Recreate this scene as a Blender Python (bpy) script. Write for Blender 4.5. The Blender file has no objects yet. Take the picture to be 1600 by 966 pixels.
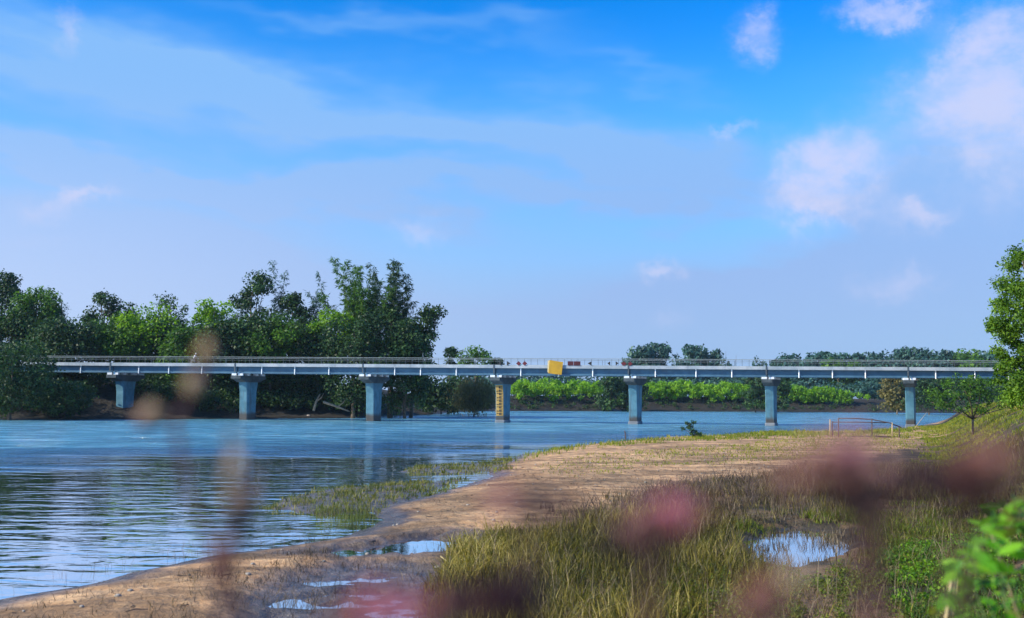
import bpy, math, random
import numpy as np
from mathutils import Vector, Matrix

random.seed(11)
RNG = np.random.default_rng(11)
scene = bpy.context.scene
COL = scene.collection

# ------------------------------------------------------------------ camera
F = 1600.0                       # focal length in photo pixels (photo 1600 x 966)
PITCH, ROLL = math.radians(4.894), math.radians(0.5)
CAM_H = 4.0
cam_d = bpy.data.cameras.new("camera")
cam_d.sensor_width = 36.0
cam_d.lens = 36.0
cam_d.clip_start = 0.05
cam_d.clip_end = 20000.0
cam_d.dof.use_dof = True
cam_d.dof.focus_distance = 110.0
cam_d.dof.aperture_fstop = 1.9
cam = bpy.data.objects.new("camera", cam_d)
COL.objects.link(cam)
CAM_R = Matrix.Rotation(math.pi / 2 + PITCH, 3, 'X') @ Matrix.Rotation(ROLL, 3, 'Z')
cam.matrix_world = Matrix.Translation((0, 0, CAM_H)) @ CAM_R.to_4x4()
scene.camera = cam

# ------------------------------------------------------------------ light and exposure
scene.view_settings.view_transform = 'Standard'
scene.view_settings.look = 'None'
scene.view_settings.exposure = 0.70
scene.view_settings.gamma = 1.0
scene.cycles.volume_bounces = 0
scene.cycles.max_bounces = 6
scene.cycles.transparent_max_bounces = 8

SUN_AZ, SUN_EL = math.radians(114), math.radians(32)       # azimuth measured to the left of the view
SUN = Vector((-math.sin(SUN_AZ) * math.cos(SUN_EL), math.cos(SUN_AZ) * math.cos(SUN_EL), math.sin(SUN_EL)))
sun_d = bpy.data.lights.new("sun", 'SUN')
sun_d.energy = 4.6
sun_d.angle = math.radians(0.5)
sun_d.color = (1.0, 0.88, 0.68)
sun = bpy.data.objects.new("sun", sun_d)
COL.objects.link(sun)
sun.rotation_euler = SUN.to_track_quat('Z', 'Y').to_euler()


def ray(px, py):
    d = CAM_R @ Vector(((px - 800) / F, -(py - 483) / F, -1.0))
    return d


def at(px, py, Y):
    """the point at depth Y (metres along +Y) seen at photo pixel (px, py)"""
    d = ray(px, py)
    t = Y / d.y
    return Vector((d.x * t, Y, CAM_H + d.z * t))


def on_plane(px, py, z):
    d = ray(px, py)
    t = (z - CAM_H) / d.z
    return Vector((d.x * t, d.y * t, z))


# ------------------------------------------------------------------ node helpers
class NT:
    def __init__(self, tree):
        self.t = tree
        self.t.nodes.clear()

    def n(self, kind, **kw):
        nd = self.t.nodes.new(kind)
        for k, v in kw.items():
            setattr(nd, k, v)
        return nd

    def set(self, sock, v):
        if v is None:
            return
        if hasattr(v, 'is_linked') or isinstance(v, bpy.types.NodeSocket):
            self.t.links.new(v, sock)
        else:
            sock.default_value = v

    def math(self, op, a, b=None, c=None, clamp=False):
        nd = self.n('ShaderNodeMath', operation=op)
        nd.use_clamp = clamp
        for i, v in enumerate((a, b, c)):
            self.set(nd.inputs[i], v)
        return nd.outputs[0]

    def vmath(self, op, a, b=None):
        nd = self.n('ShaderNodeVectorMath', operation=op)
        self.set(nd.inputs[0], a)
        if b is not None:
            self.set(nd.inputs[1], b)
        return nd.outputs['Value'] if op in ('DOT_PRODUCT', 'LENGTH') else nd.outputs[0]

    def mix(self, f, a, b, blend='MIX'):
        nd = self.n('ShaderNodeMix', data_type='RGBA', blend_type=blend)
        self.set(nd.inputs[0], f)
        self.set(nd.inputs[6], a if not isinstance(a, tuple) else tuple(a) + (1,) * (4 - len(a)))
        self.set(nd.inputs[7], b if not isinstance(b, tuple) else tuple(b) + (1,) * (4 - len(b)))
        return nd.outputs[2]

    def noise(self, vec, scale, detail=4, rough=0.55, dist=0.0):
        nd = self.n('ShaderNodeTexNoise')
        self.set(nd.inputs['Vector'], vec)
        nd.inputs['Scale'].default_value = scale
        nd.inputs['Detail'].default_value = detail
        nd.inputs['Roughness'].default_value = rough
        nd.inputs['Distortion'].default_value = dist
        return nd

    def mapr(self, v, a, b, c=0.0, d=1.0, smooth=True):
        nd = self.n('ShaderNodeMapRange')
        nd.interpolation_type = 'SMOOTHSTEP' if smooth else 'LINEAR'
        self.set(nd.inputs[0], v)
        for i, x in enumerate((a, b, c, d)):
            nd.inputs[1 + i].default_value = x
        return nd.outputs[0]

    def ramp(self, v, stops):
        nd = self.n('ShaderNodeValToRGB')
        cr = nd.color_ramp
        while len(cr.elements) < len(stops):
            cr.elements.new(0.5)
        for e, (p, c) in zip(cr.elements, stops):
            e.position = p
            e.color = tuple(c) + (1,)
        self.set(nd.inputs[0], v)
        return nd.outputs[0]

    def scaled(self, vec, s):
        return self.vmath('MULTIPLY', vec, s)

    def pos(self):
        return self.n('ShaderNodeNewGeometry').outputs['Position']

    def obj(self):
        return self.n('ShaderNodeTexCoord').outputs['Object']


# ------------------------------------------------------------------ sky
world = bpy.data.worlds.new("World")
scene.world = world
world.use_nodes = True
SKY_STRENGTH = 0.1
SKY_GAIN = 0.615


def build_sky():
    t = NT(world.node_tree)
    sky = t.n('ShaderNodeTexSky', sky_type='NISHITA')
    sky.sun_disc = False
    sky.sun_elevation = SUN_EL
    sky.sun_rotation = -SUN_AZ
    sky.air_density = 1.0
    sky.dust_density = 0.6
    sky.ozone_density = 3.0
    # richer blue, as the photograph's grading shows it
    hs = t.n('ShaderNodeHueSaturation')
    hs.inputs['Hue'].default_value = 0.50
    hs.inputs['Saturation'].default_value = 1.32
    hs.inputs['Value'].default_value = 0.1
    t.set(hs.inputs['Color'], sky.outputs[0])
    gm = t.n('ShaderNodeGamma')
    t.set(gm.inputs[0], hs.outputs[0])
    gm.inputs[1].default_value = 1.35
    sky_col = t.mix(1.0, gm.outputs[0], (3.0, 32.0, 36.0), 'MULTIPLY')
    d = t.n('ShaderNodeTexCoord').outputs['Generated']
    sep = t.n('ShaderNodeSeparateXYZ')
    t.set(sep.inputs[0], d)
    x, y, z = sep.outputs
    u = t.math('ARCTAN2', x, y)
    hyp = t.math('SQRT', t.math('ADD', t.math('MULTIPLY', x, x), t.math('ADD', t.math('MULTIPLY', y, y), 1e-5)))
    v = t.math('DIVIDE', z, hyp)
    comb = t.n('ShaderNodeCombineXYZ')
    t.set(comb.inputs[0], u)
    t.set(comb.inputs[1], v)
    uv = comb.outputs[0]
    n1 = t.noise(uv, 11.0, 7, 0.68).outputs['Color']
    n2 = t.noise(t.scaled(uv, (1.0, 2.6, 1.0)), 4.0, 4, 0.55).outputs['Color']

    def warped(noise_col, amp):
        off = t.vmath('SUBTRACT', noise_col, (0.5, 0.5, 0.5))
        return t.vmath('ADD', uv, t.scaled(off, (amp, amp, 0.0)))
    uv_puff = warped(n1, 0.115)
    uv_veil = warped(n2, 0.16)

    def blobs(src, lst):
        total = None
        for (px, py, rx, ry, w, ang) in lst:
            dr = ray(px, py)
            uu, vv = math.atan2(dr.x, dr.y), dr.z / math.hypot(dr.x, dr.y)
            off = t.vmath('SUBTRACT', src, (uu, vv, 0.0))
            if ang:
                rot = t.n('ShaderNodeVectorRotate', rotation_type='Z_AXIS')
                t.set(rot.inputs['Vector'], off)
                rot.inputs['Angle'].default_value = math.radians(ang)
                off = rot.outputs[0]
            off = t.scaled(off, (F / rx, F / ry, 0.0))
            g = t.math('MULTIPLY', t.math('EXPONENT', t.math('MULTIPLY', t.vmath('DOT_PRODUCT', off, off), -1.0)), w)
            total = g if total is None else t.math('ADD', total, g)
        return total
    puffs = [(1288, 255, 70, 72, .72, 0), (1242, 328, 58, 36, .56, 0), (1315, 325, 58, 44, .36, 0),
             (1030, 420, 46, 20, .75, -20), (1170, 45, 42, 46, .62, 0), (1375, 25, 56, 32, .58, 15), (1430, 12, 38, 26, .42, 0),
             (1570, 100, 130, 95, .46, -25), (1470, 150, 80, 55, .32, -30), (1530, 60, 60, 36, .36, -40), (1540, 200, 110, 70, .35, 0),
             (1452, 312, 30, 22, .5, 0), (1425, 335, 50, 30, .35, 0), (1140, 205, 45, 14, .4, 0),
             (112, 25, 24, 40, .45, 0), (128, 300, 60, 18, .6, -8), (75, 330, 50, 22, .32, 0), (60, 380, 60, 14, .22, 0),
             (650, 360, 52, 30, .45, -10), (1390, 460, 60, 30, .38, 0), (1045, 495, 50, 24, .30, -15), (1580, 250, 60, 90, .35, 0), (1420, 430, 30, 20, .3, 0)]
    veils = [(120, 90, 280, 80, .75, 10), (470, 150, 330, 50, .85, 12), (860, 200, 300, 52, .75, 10), (1060, 250, 160, 40, .35, 8),
             (180, 262, 420, 30, .62, 5), (700, 298, 500, 24, .52, 2), (60, 400, 320, 110, .5, 0),
             (1520, 230, 150, 140, .55, 0), (1400, 330, 130, 60, .35, 0), (600, 40, 240, 14, .34, 8), (820, 60, 70, 16, .34, 5), (980, 120, 120, 14, .25, 12),
             (1300, 450, 300, 60, .22, 0)]
    pf = blobs(uv_puff, puffs)
    vl = blobs(uv_veil, veils)
    fine = t.noise(t.scaled(uv, (1.0, 1.5, 1.0)), 16.0, 6, 0.6).outputs['Fac']
    rot = t.n('ShaderNodeVectorRotate', rotation_type='Z_AXIS')
    t.set(rot.inputs['Vector'], uv)
    rot.inputs['Angle'].default_value = math.radians(9)
    wisps = t.noise(t.scaled(rot.outputs[0], (1.0, 4.5, 1.0)), 6.5, 7, 0.62, 0.3).outputs['Fac']
    wide = t.noise(t.scaled(d, (1.0, 1.0, 2.2)), 2.6, 5, 0.55).outputs['Fac']
    pf = t.math('MULTIPLY', pf, t.mapr(fine, 0.30, 0.68, 0.66, 1.2))
    pf = t.mapr(pf, 0.05, 1.0, 0.0, 0.84)
    vl = t.math('MULTIPLY', vl, t.mapr(wisps, 0.28, 0.70, 0.66, 1.15))
    # the same thin cloud goes on over the rest of the sky
    away = t.mapr(t.math('ABSOLUTE', u), 0.5, 0.8, 0.0, 1.0)
    high = t.mapr(v, 0.42, 0.7, 0.0, 1.0)
    rest = t.math('MULTIPLY', t.math('MAXIMUM', away, high), t.mapr(wide, 0.42, 0.72, 0.0, 0.75))
    # pale air toward the horizon
    low = t.mapr(v, 0.0, 0.42, 1.05, 0.0)
    vl = t.math('MINIMUM', t.math('ADD', t.math('ADD', vl, rest), low), 0.95)
    k = 1.0 / SKY_STRENGTH
    c = t.mix(vl, sky_col, t.mix(t.mapr(v, 0.05, 0.32), t.mix(t.mapr(u, -0.6, 0.2), (0.54 * k, 0.64 * k, 0.94 * k), (0.36 * k, 0.475 * k, 0.81 * k)), (0.26 * k, 0.53 * k, 0.97 * k)))
    c = t.mix(pf, c, (0.66 * k, 0.69 * k, 0.95 * k))
    bg = t.n('ShaderNodeBackground')
    c = t.mix(1.0, c, (SKY_GAIN, SKY_GAIN, SKY_GAIN), 'MULTIPLY')
    t.set(bg.inputs[0], c)
    bg.inputs[1].default_value = SKY_STRENGTH
    out = t.n('ShaderNodeOutputWorld')
    t.set(out.inputs[0], bg.outputs[0])


build_sky()


# ------------------------------------------------------------------ materials
def material(name):
    m = bpy.data.materials.new(name)
    m.use_nodes = True
    return m, NT(m.node_tree)


def finish(t, shader):
    out = t.n('ShaderNodeOutputMaterial')
    t.set(out.inputs[0], shader)


def principled(t, color, rough=0.8, bump=None, bump_strength=0.4, bump_dist=0.02, metal=0.0, spec=0.4):
    p = t.n('ShaderNodeBsdfPrincipled')
    t.set(p.inputs['Base Color'], color if not isinstance(color, tuple) else tuple(color) + (1,) * (4 - len(color)))
    t.set(p.inputs['Roughness'], rough)
    t.set(p.inputs['Metallic'], metal)
    t.set(p.inputs['Specular IOR Level'], spec)
    if bump is not None:
        b = t.n('ShaderNodeBump')
        b.inputs['Strength'].default_value = bump_strength
        b.inputs['Distance'].default_value = bump_dist
        t.set(b.inputs['Height'], bump)
        t.set(p.inputs['Normal'], b.outputs[0])
    return p.outputs[0]


def painted(name, a, b, rough=0.7, scale=2.0, bump=0.01, stain=None):
    """paint / concrete / timber: two tones of one colour, streaks of dirt, fine relief"""
    m, t = material(name)
    o = t.pos()
    f = t.noise(o, scale, 6, 0.6).outputs['Fac']
    c = t.mix(t.mapr(f, 0.3, 0.7), a, b)
    if stain:
        s = t.noise(t.scaled(o, (1.0, 1.0, 0.12)), scale * 1.6, 5, 0.65).outputs['Fac']
        c = t.mix(t.mapr(s, 0.55, 0.75, 0.0, 0.7), c, stain)
    g = t.noise(o, scale * 8, 4, 0.6).outputs['Fac']
    finish(t, principled(t, c, rough, g, 0.5, bump))
    return m


def foliage(name, stops, trans=0.35, rough=0.55):
    m, t = material(name)
    tone = t.n('ShaderNodeAttribute', attribute_name='tone').outputs['Fac']
    oi = t.n('ShaderNodeObjectInfo').outputs['Random']
    tone = t.math('ADD', tone, t.math('MULTIPLY', t.math('SUBTRACT', oi, 0.5), 0.12))
    c = t.ramp(tone, stops)
    p = t.n('ShaderNodeBsdfPrincipled')
    t.set(p.inputs['Base Color'], c)
    p.inputs['Roughness'].default_value = rough
    p.inputs['Specular IOR Level'].default_value = 0.3
    tr = t.n('ShaderNodeBsdfTranslucent')
    t.set(tr.inputs[0], t.mix(1.0, c, (1.5, 1.45, 0.6), 'MULTIPLY'))
    mx = t.n('ShaderNodeMixShader')
    mx.inputs[0].default_value = trans
    t.set(mx.inputs[1], p.outputs[0])
    t.set(mx.inputs[2], tr.outputs[0])
    finish(t, mx.outputs[0])
    return m


M = {}
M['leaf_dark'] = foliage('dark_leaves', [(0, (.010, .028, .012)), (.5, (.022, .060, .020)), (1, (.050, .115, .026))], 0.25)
M['leaf_mid'] = foliage('mid_green_leaves', [(0, (.018, .050, .010)), (.5, (.050, .130, .015)), (1, (.120, .250, .022))], 0.4)
M['leaf_bright'] = foliage('bright_green_leaves', [(0, (.040, .105, .006)), (.5, (.125, .270, .010)), (1, (.240, .420, .020))], 0.45)
M['leaf_blue'] = foliage('haze_tinted_leaves', [(0, (.020, .060, .058)), (.5, (.038, .105, .095)), (1, (.062, .150, .118))], 0.25)  # blue tint puts the distance haze into the leaf colour
M['leaf_yellow'] = foliage('yellow_green_leaves', [(0, (.060, .090, .012)), (.5, (.120, .170, .018)), (1, (.200, .230, .030))], 0.4)
M['leaf_lit'] = foliage('warm_green_leaves', [(0, (.030, .075, .008)), (.5, (.085, .185, .014)), (1, (.20, .33, .03))], 0.42)
M['leaf_olive'] = foliage('olive_brown_leaves', [(0, (.060, .055, .018)), (.5, (.120, .105, .032)), (1, (.200, .170, .060))], 0.3)
M['leaf_bush'] = foliage('glossy_bush_leaves', [(0, (.050, .19, .010)), (.5, (.115, .36, .016)), (1, (.24, .50, .03))], 0.45, 0.4)
M['leaf_crop'] = foliage('crop_leaves', [(0, (.075, .190, .010)), (.5, (.165, .350, .014)), (1, (.27, .46, .03))], 0.45)
M['grass_green'] = foliage('marsh_grass_blades', [(0, (.030, .032, .006)), (.45, (.115, .105, .014)), (.8, (.26, .215, .036)), (1, (.46, .37, .13))], 0.4)
M['grass_dry'] = foliage('dry_grass_blades', [(0, (.030, .022, .018)), (.5, (.095, .068, .046)), (1, (.26, .20, .135))], 0.3)
M['grass_bright'] = foliage('bright_grass_blades', [(0, (.080, .130, .010)), (.5, (.180, .230, .016)), (1, (.320, .300, .040))], 0.45)
M['grass_reed'] = foliage('reed_blades', [(0, (.040, .065, .018)), (.5, (.100, .130, .025)), (1, (.22, .20, .06))], 0.35)
M['bark'] = painted('bark', (.075, .055, .04), (.15, .12, .09), 0.95, 3.0, 0.03)
M['bark_pale'] = painted('pale_bark', (.16, .12, .085), (.26, .21, .16), 0.95, 4.0, 0.02)
M['culm'] = painted('bamboo_culm', (.10, .13, .04), (.20, .20, .08), 0.6, 2.0, 0.005)
M['bridge_white'] = painted('white_parapet_paint', (.22, .27, .32), (.36, .395, .44), 0.6, 0.5, 0.01, stain=(.13, .15, .18))
M['bridge_blue'] = painted('blue_girder_paint', (.040, .105, .175), (.065, .15, .235), 0.5, 0.7, 0.006, stain=(.06, .10, .16))
M['bridge_soffit'] = painted('bare_concrete', (.12, .14, .17), (.20, .22, .25), 0.85, 0.9, 0.015, stain=(.07, .07, .07))
M['cap'] = painted('shade_toned_cap_concrete', (.035, .050, .062), (.075, .095, .11), 0.85, 0.9, 0.015, stain=(.03, .032, .035))  # base darkened to hold the shade under the deck, with stain streaks over it
M['pipe'] = painted('white_pipe', (.72, .74, .78), (.80, .82, .85), 0.45, 3.0, 0.002)
M['rail'] = painted('grey_rail_steel', (.17, .20, .215), (.26, .29, .30), 0.5, 3.0, 0.002)
M['post'] = painted('dark_rail_post', (.05, .065, .08), (.09, .11, .13), 0.5, 3.0, 0.002)


def pier_material():
    m, t = material('blue_pier_paint')
    o = t.pos()
    sep = t.n('ShaderNodeSeparateXYZ')
    t.set(sep.inputs[0], o)
    f = t.noise(o, 0.9, 6, 0.6).outputs['Fac']
    c = t.mix(t.mapr(f, 0.3, 0.7), (.045, .14, .20), (.085, .215, .29))
    s = t.noise(t.scaled(o, (1.5, 1.5, .15)), 1.4, 5, 0.6).outputs['Fac']
    c = t.mix(t.mapr(s, 0.50, 0.70, 0, 0.75), c, (.065, .095, .115))
    h = t.math('ADD', sep.outputs[2], t.math('MULTIPLY', f, 0.5))
    c = t.mix(t.mapr(h, 1.0, 1.7, 0.92, 0.0), c, (.055, .045, .04))     # tide stain
    g = t.noise(o, 7.0, 4).outputs['Fac']
    finish(t, principled(t, c, 0.7, g, 0.4, 0.01))
    return m


M['pier'] = pier_material()
M['yellow'] = painted('yellow_board_paint', (.35, .20, .010), (.44, .255, .014), 0.55, 0.9, 0.003, stain=(.26, .14, .02))
M['gauge'] = painted('faded_yellow_gauge_paint', (.34, .21, .05), (.46, .30, .09), 0.7, 2.0, 0.004)
M['black'] = painted('black_paint', (.012, .012, .014), (.03, .03, .032), 0.6, 3.0, 0.002)
M['maroon'] = painted('dark_red_board_paint', (.045, .006, .010), (.075, .010, .015), 0.55, 2.0, 0.002)
M['red'] = painted('red_marker_paint', (.085, .010, .016), (.12, .014, .020), 0.55, 2.0, 0.002)
M['wood'] = painted('weathered_bamboo_pole', (.05, .035, .035), (.11, .08, .075), 0.85, 5.0, 0.004)
M['wood_pale'] = painted('pale_stake_wood', (.34, .25, .15), (.46, .35, .22), 0.85, 5.0, 0.004)
M['straw'] = painted('dry_straw', (.50, .40, .20), (.62, .50, .28), 0.8, 8.0, 0.002)
M['cloth_white'] = painted('white_shirt_cloth', (.70, .70, .74), (.80, .80, .82), 0.9, 6.0, 0.004)
M['cloth_dark'] = painted('dark_trouser_cloth', (.02, .022, .03), (.035, .035, .045), 0.9, 6.0, 0.004)
M['skin'] = painted('skin', (.36, .20, .13), (.42, .25, .17), 0.6, 9.0, 0.001)
M['hair'] = painted('black_hair', (.012, .010, .009), (.025, .02, .018), 0.6, 20.0, 0.002)
M['rubber'] = painted('tyre_rubber', (.015, .015, .016), (.03, .03, .03), 0.8, 9.0, 0.002)
M['metal'] = painted('motorbike_metal', (.10, .11, .12), (.18, .19, .20), 0.35, 9.0, 0.001)
M['stone'] = painted('grey_stone', (.22, .20, .18), (.34, .31, .28), 0.9, 5.0, 0.02)
M['petal'] = foliage('mauve_pink_petals', [(0, (.24, .10, .10)), (.5, (.38, .19, .20)), (1, (.56, .34, .35))], 0.3)
M['petal_hot'] = foliage('magenta_petals', [(0, (.34, .09, .15)), (.5, (.56, .20, .29)), (1, (.72, .34, .43))], 0.3)
M['petal_tan'] = foliage('faded_tan_petals', [(0, (.36, .27, .22)), (.5, (.54, .42, .36)), (1, (.68, .55, .48))], 0.4)
M['petal_brown'] = foliage('brown_pink_petals', [(0, (.16, .07, .06)), (.5, (.30, .14, .12)), (1, (.42, .22, .19))], 0.3)
M['bract'] = foliage('dark_maroon_leaves', [(0, (.018, .008, .012)), (.5, (.040, .016, .022)), (1, (.075, .03, .035))], 0.15)
M['stem'] = painted('purple_brown_stem', (.06, .022, .025), (.11, .045, .04), 0.7, 30.0, 0.001)
M['stem_green'] = painted('green_stem', (.05, .09, .02), (.09, .14, .03), 0.6, 30.0, 0.001)


# ------------------------------------------------------------------ mesh helpers
def mesh_obj(name, verts, faces, mat, parent=None, smooth=False, tone=None):
    me = bpy.data.meshes.new(name)
    if isinstance(verts, np.ndarray):
        fill_mesh(me, verts, faces)
    else:
        me.from_pydata([tuple(v) for v in verts], [], faces)
    if tone is not None:
        a = me.attributes.new('tone', 'FLOAT', 'POINT')
        a.data.foreach_set('value', np.asarray(tone, dtype=np.float32))
    me.materials.append(mat)
    if smooth:
        me.polygons.foreach_set('use_smooth', np.ones(len(me.polygons), dtype=bool))
    me.update()
    o = bpy.data.objects.new(name, me)
    COL.objects.link(o)
    if parent is not None:
        o.parent = parent
    return o


def fill_mesh(me, verts, faces):
    """faces: an (n, k) int array, or a list of such arrays"""
    if not isinstance(faces, list):
        faces = [faces]
    me.vertices.add(len(verts))
    me.vertices.foreach_set('co', np.ascontiguousarray(verts, dtype=np.float32).ravel())
    loops = np.concatenate([f.ravel() for f in faces]).astype(np.int32)
    totals = np.concatenate([np.full(len(f), f.shape[1], dtype=np.int32) for f in faces])
    starts = np.concatenate([[0], np.cumsum(totals)[:-1]]).astype(np.int32)
    me.loops.add(len(loops))
    me.loops.foreach_set('vertex_index', loops)
    me.polygons.add(len(totals))
    me.polygons.foreach_set('loop_start', starts)
    me.update(calc_edges=True)


def empty(name, loc, label=None, cat=None, group=None, rz=0.0):
    o = bpy.data.objects.new(name, None)
    o.empty_display_size = 0.2
    COL.objects.link(o)
    o.location = loc
    o.rotation_euler = (0, 0, rz)
    tag(o, label, cat, group)
    return o


def tag(o, label=None, cat=None, group=None, kind=None):
    if label:
        o['label'] = label
    if cat:
        o['category'] = cat
    if group:
        o['group'] = group
    if kind:
        o['kind'] = kind
    return o


class MB:
    def __init__(self):
        self.v, self.f = [], []

    def box(self, lo, hi, mat=None):
        b = len(self.v)
        for z in (lo[2], hi[2]):
            for (x, y) in ((lo[0], lo[1]), (hi[0], lo[1]), (hi[0], hi[1]), (lo[0], hi[1])):
                p = Vector((x, y, z))
                self.v.append(mat @ p if mat is not None else p)
        for f in ((0, 3, 2, 1), (4, 5, 6, 7), (0, 1, 5, 4), (1, 2, 6, 5), (2, 3, 7, 6), (3, 0, 4, 7)):
            self.f.append(tuple(b + i for i in f))
        return self

    def prism(self, polys):
        """a stack of closed outlines with the same count, capped"""
        b = len(self.v)
        n = len(polys[0])
        for p in polys:
            self.v.extend(Vector(q) for q in p)
        for k in range(len(polys) - 1):
            for i in range(n):
                j = (i + 1) % n
                self.f.append((b + k * n + i, b + k * n + j, b + (k + 1) * n + j, b + (k + 1) * n + i))
        self.f.append(tuple(b + i for i in reversed(range(n))))
        self.f.append(tuple(b + (len(polys) - 1) * n + i for i in range(n)))
        return self

    def tube(self, pts, rad, sides=6):
        pts = [Vector(p) for p in pts]
        if not hasattr(rad, '__len__'):
            rad = [rad] * len(pts)
        rings = []
        ref = Vector((0.31, 0.17, 0.93))
        for i, p in enumerate(pts):
            d = (pts[min(i + 1, len(pts) - 1)] - pts[max(i - 1, 0)])
            if d.length < 1e-9:
                d = Vector((0, 0, 1))
            d.normalize()
            a = d.cross(ref if abs(d.dot(ref)) < 0.95 else Vector((1, 0, 0))).normalized()
            c = d.cross(a)
            rings.append([p + (a * math.cos(2 * math.pi * k / sides) + c * math.sin(2 * math.pi * k / sides)) * rad[i] for k in range(sides)])
        return self.prism(rings)

    def build(self, name, mat, parent=None, smooth=False):
        return mesh_obj(name, self.v, self.f, mat, parent, smooth)


# ------------------------------------------------------------------ terrain
def world_poly(pxs, z=0.0):
    return np.array([[p.x, p.y] for p in (on_plane(a, b, z) for a, b in pxs)])


SHORE_PX = [(-90, 962), (0, 937), (84, 922), (152, 910), (209, 893), (270, 882), (324, 870), (388, 861), (460, 851), (525, 842),
            (588, 822), (597, 812), (577, 799), (600, 790), (640, 783), (690, 768), (735, 755), (768, 746), (760, 735), (790, 722), (812, 711), (869, 702),
            (920, 695), (985, 689), (1040, 684), (1090, 683), (1150, 679), (1210, 675), (1300, 676), (1400, 672), (1445, 664), (1490, 655), (1560, 650), (1660, 648)]
shore = world_poly(SHORE_PX)
NEAR = np.vstack([[[-60, 14.0]], shore, [[600, 400], [600, -120], [-60, -120]]])
FAR_PX = [(-400, 657), (-120, 657), (0, 656.5), (150, 656), (300, 655), (450, 654), (560, 653.5), (640, 651), (690, 647), (725, 643.5),
          (800, 642.5), (900, 642.6), (1050, 643), (1200, 643.8), (1350, 644.8), (1500, 646), (1700, 648)]
farshore = world_poly(FAR_PX)
FAR = np.vstack([farshore, [[900, 320], [4000, 3000], [-4000, 3000], [-300, 140]]])
POOL_A = world_poly([(465, 868), (520, 857), (600, 850), (690, 838), (728, 846), (705, 862), (640, 873), (540, 874)], 0.1)
POOL_B = world_poly([(380, 945), (440, 905), (540, 884), (640, 882), (700, 900), (700, 985), (380, 990)], 0.1)
POOL_C = world_poly([(1150, 846), (1190, 830), (1240, 821), (1315, 826), (1345, 848), (1300, 874), (1240, 892), (1185, 878)], 0.14)
SPIT_A = world_poly([(425, 795), (440, 780), (520, 764), (640, 757), (720, 748), (640, 783), (580, 800), (500, 806)])
SPIT_B = world_poly([(625, 738), (640, 731), (720, 726), (800, 717), (780, 735), (700, 742)])
PATH = np.array([(39.3, 79), (41.5, 78), (52, 99), (47.5, 98)])


def sdf(poly, x, y):
    """signed distance, positive inside"""
    shp = x.shape
    x, y = x.ravel(), y.ravel()
    d2 = np.full(x.shape, 1e12)
    inside = np.zeros(x.shape, dtype=bool)
    n = len(poly)
    for i in range(n):
        x1, y1 = poly[i]
        x2, y2 = poly[(i + 1) % n]
        ex, ey = x2 - x1, y2 - y1
        t = np.clip(((x - x1) * ex + (y - y1) * ey) / (ex * ex + ey * ey + 1e-12), 0, 1)
        d2 = np.minimum(d2, (x - x1 - t * ex) ** 2 + (y - y1 - t * ey) ** 2)
        c = (y1 > y) != (y2 > y)
        if ey != 0:
            inside ^= c & (x < (x2 - x1) * (y - y1) / ey + x1)
    return np.where(inside, 1, -1).reshape(shp) * np.sqrt(d2).reshape(shp)


def sm(a, b, x):
    t = np.clip((x - a) / (b - a), 0, 1)
    return t * t * (3 - 2 * t)


_lat = np.random.default_rng(5).random((64, 64))


def vnoise(x, y):
    xi, yi = np.floor(x).astype(int), np.floor(y).astype(int)
    fx, fy = x - xi, y - yi
    fx, fy = fx * fx * (3 - 2 * fx), fy * fy * (3 - 2 * fy)
    g = lambda a, b: _lat[a % 64, b % 64]
    return (g(xi, yi) * (1 - fx) + g(xi + 1, yi) * fx) * (1 - fy) + (g(xi, yi + 1) * (1 - fx) + g(xi + 1, yi + 1) * fx) * fy


def fbm(x, y, o=4):
    s, a, tot = 0, 1.0, 0
    for k in range(o):
        s = s + a * vnoise(x * 2 ** k + 17.3 * k, y * 2 ** k + 9.1 * k)
        tot += a
        a *= 0.5
    return s / tot


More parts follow.
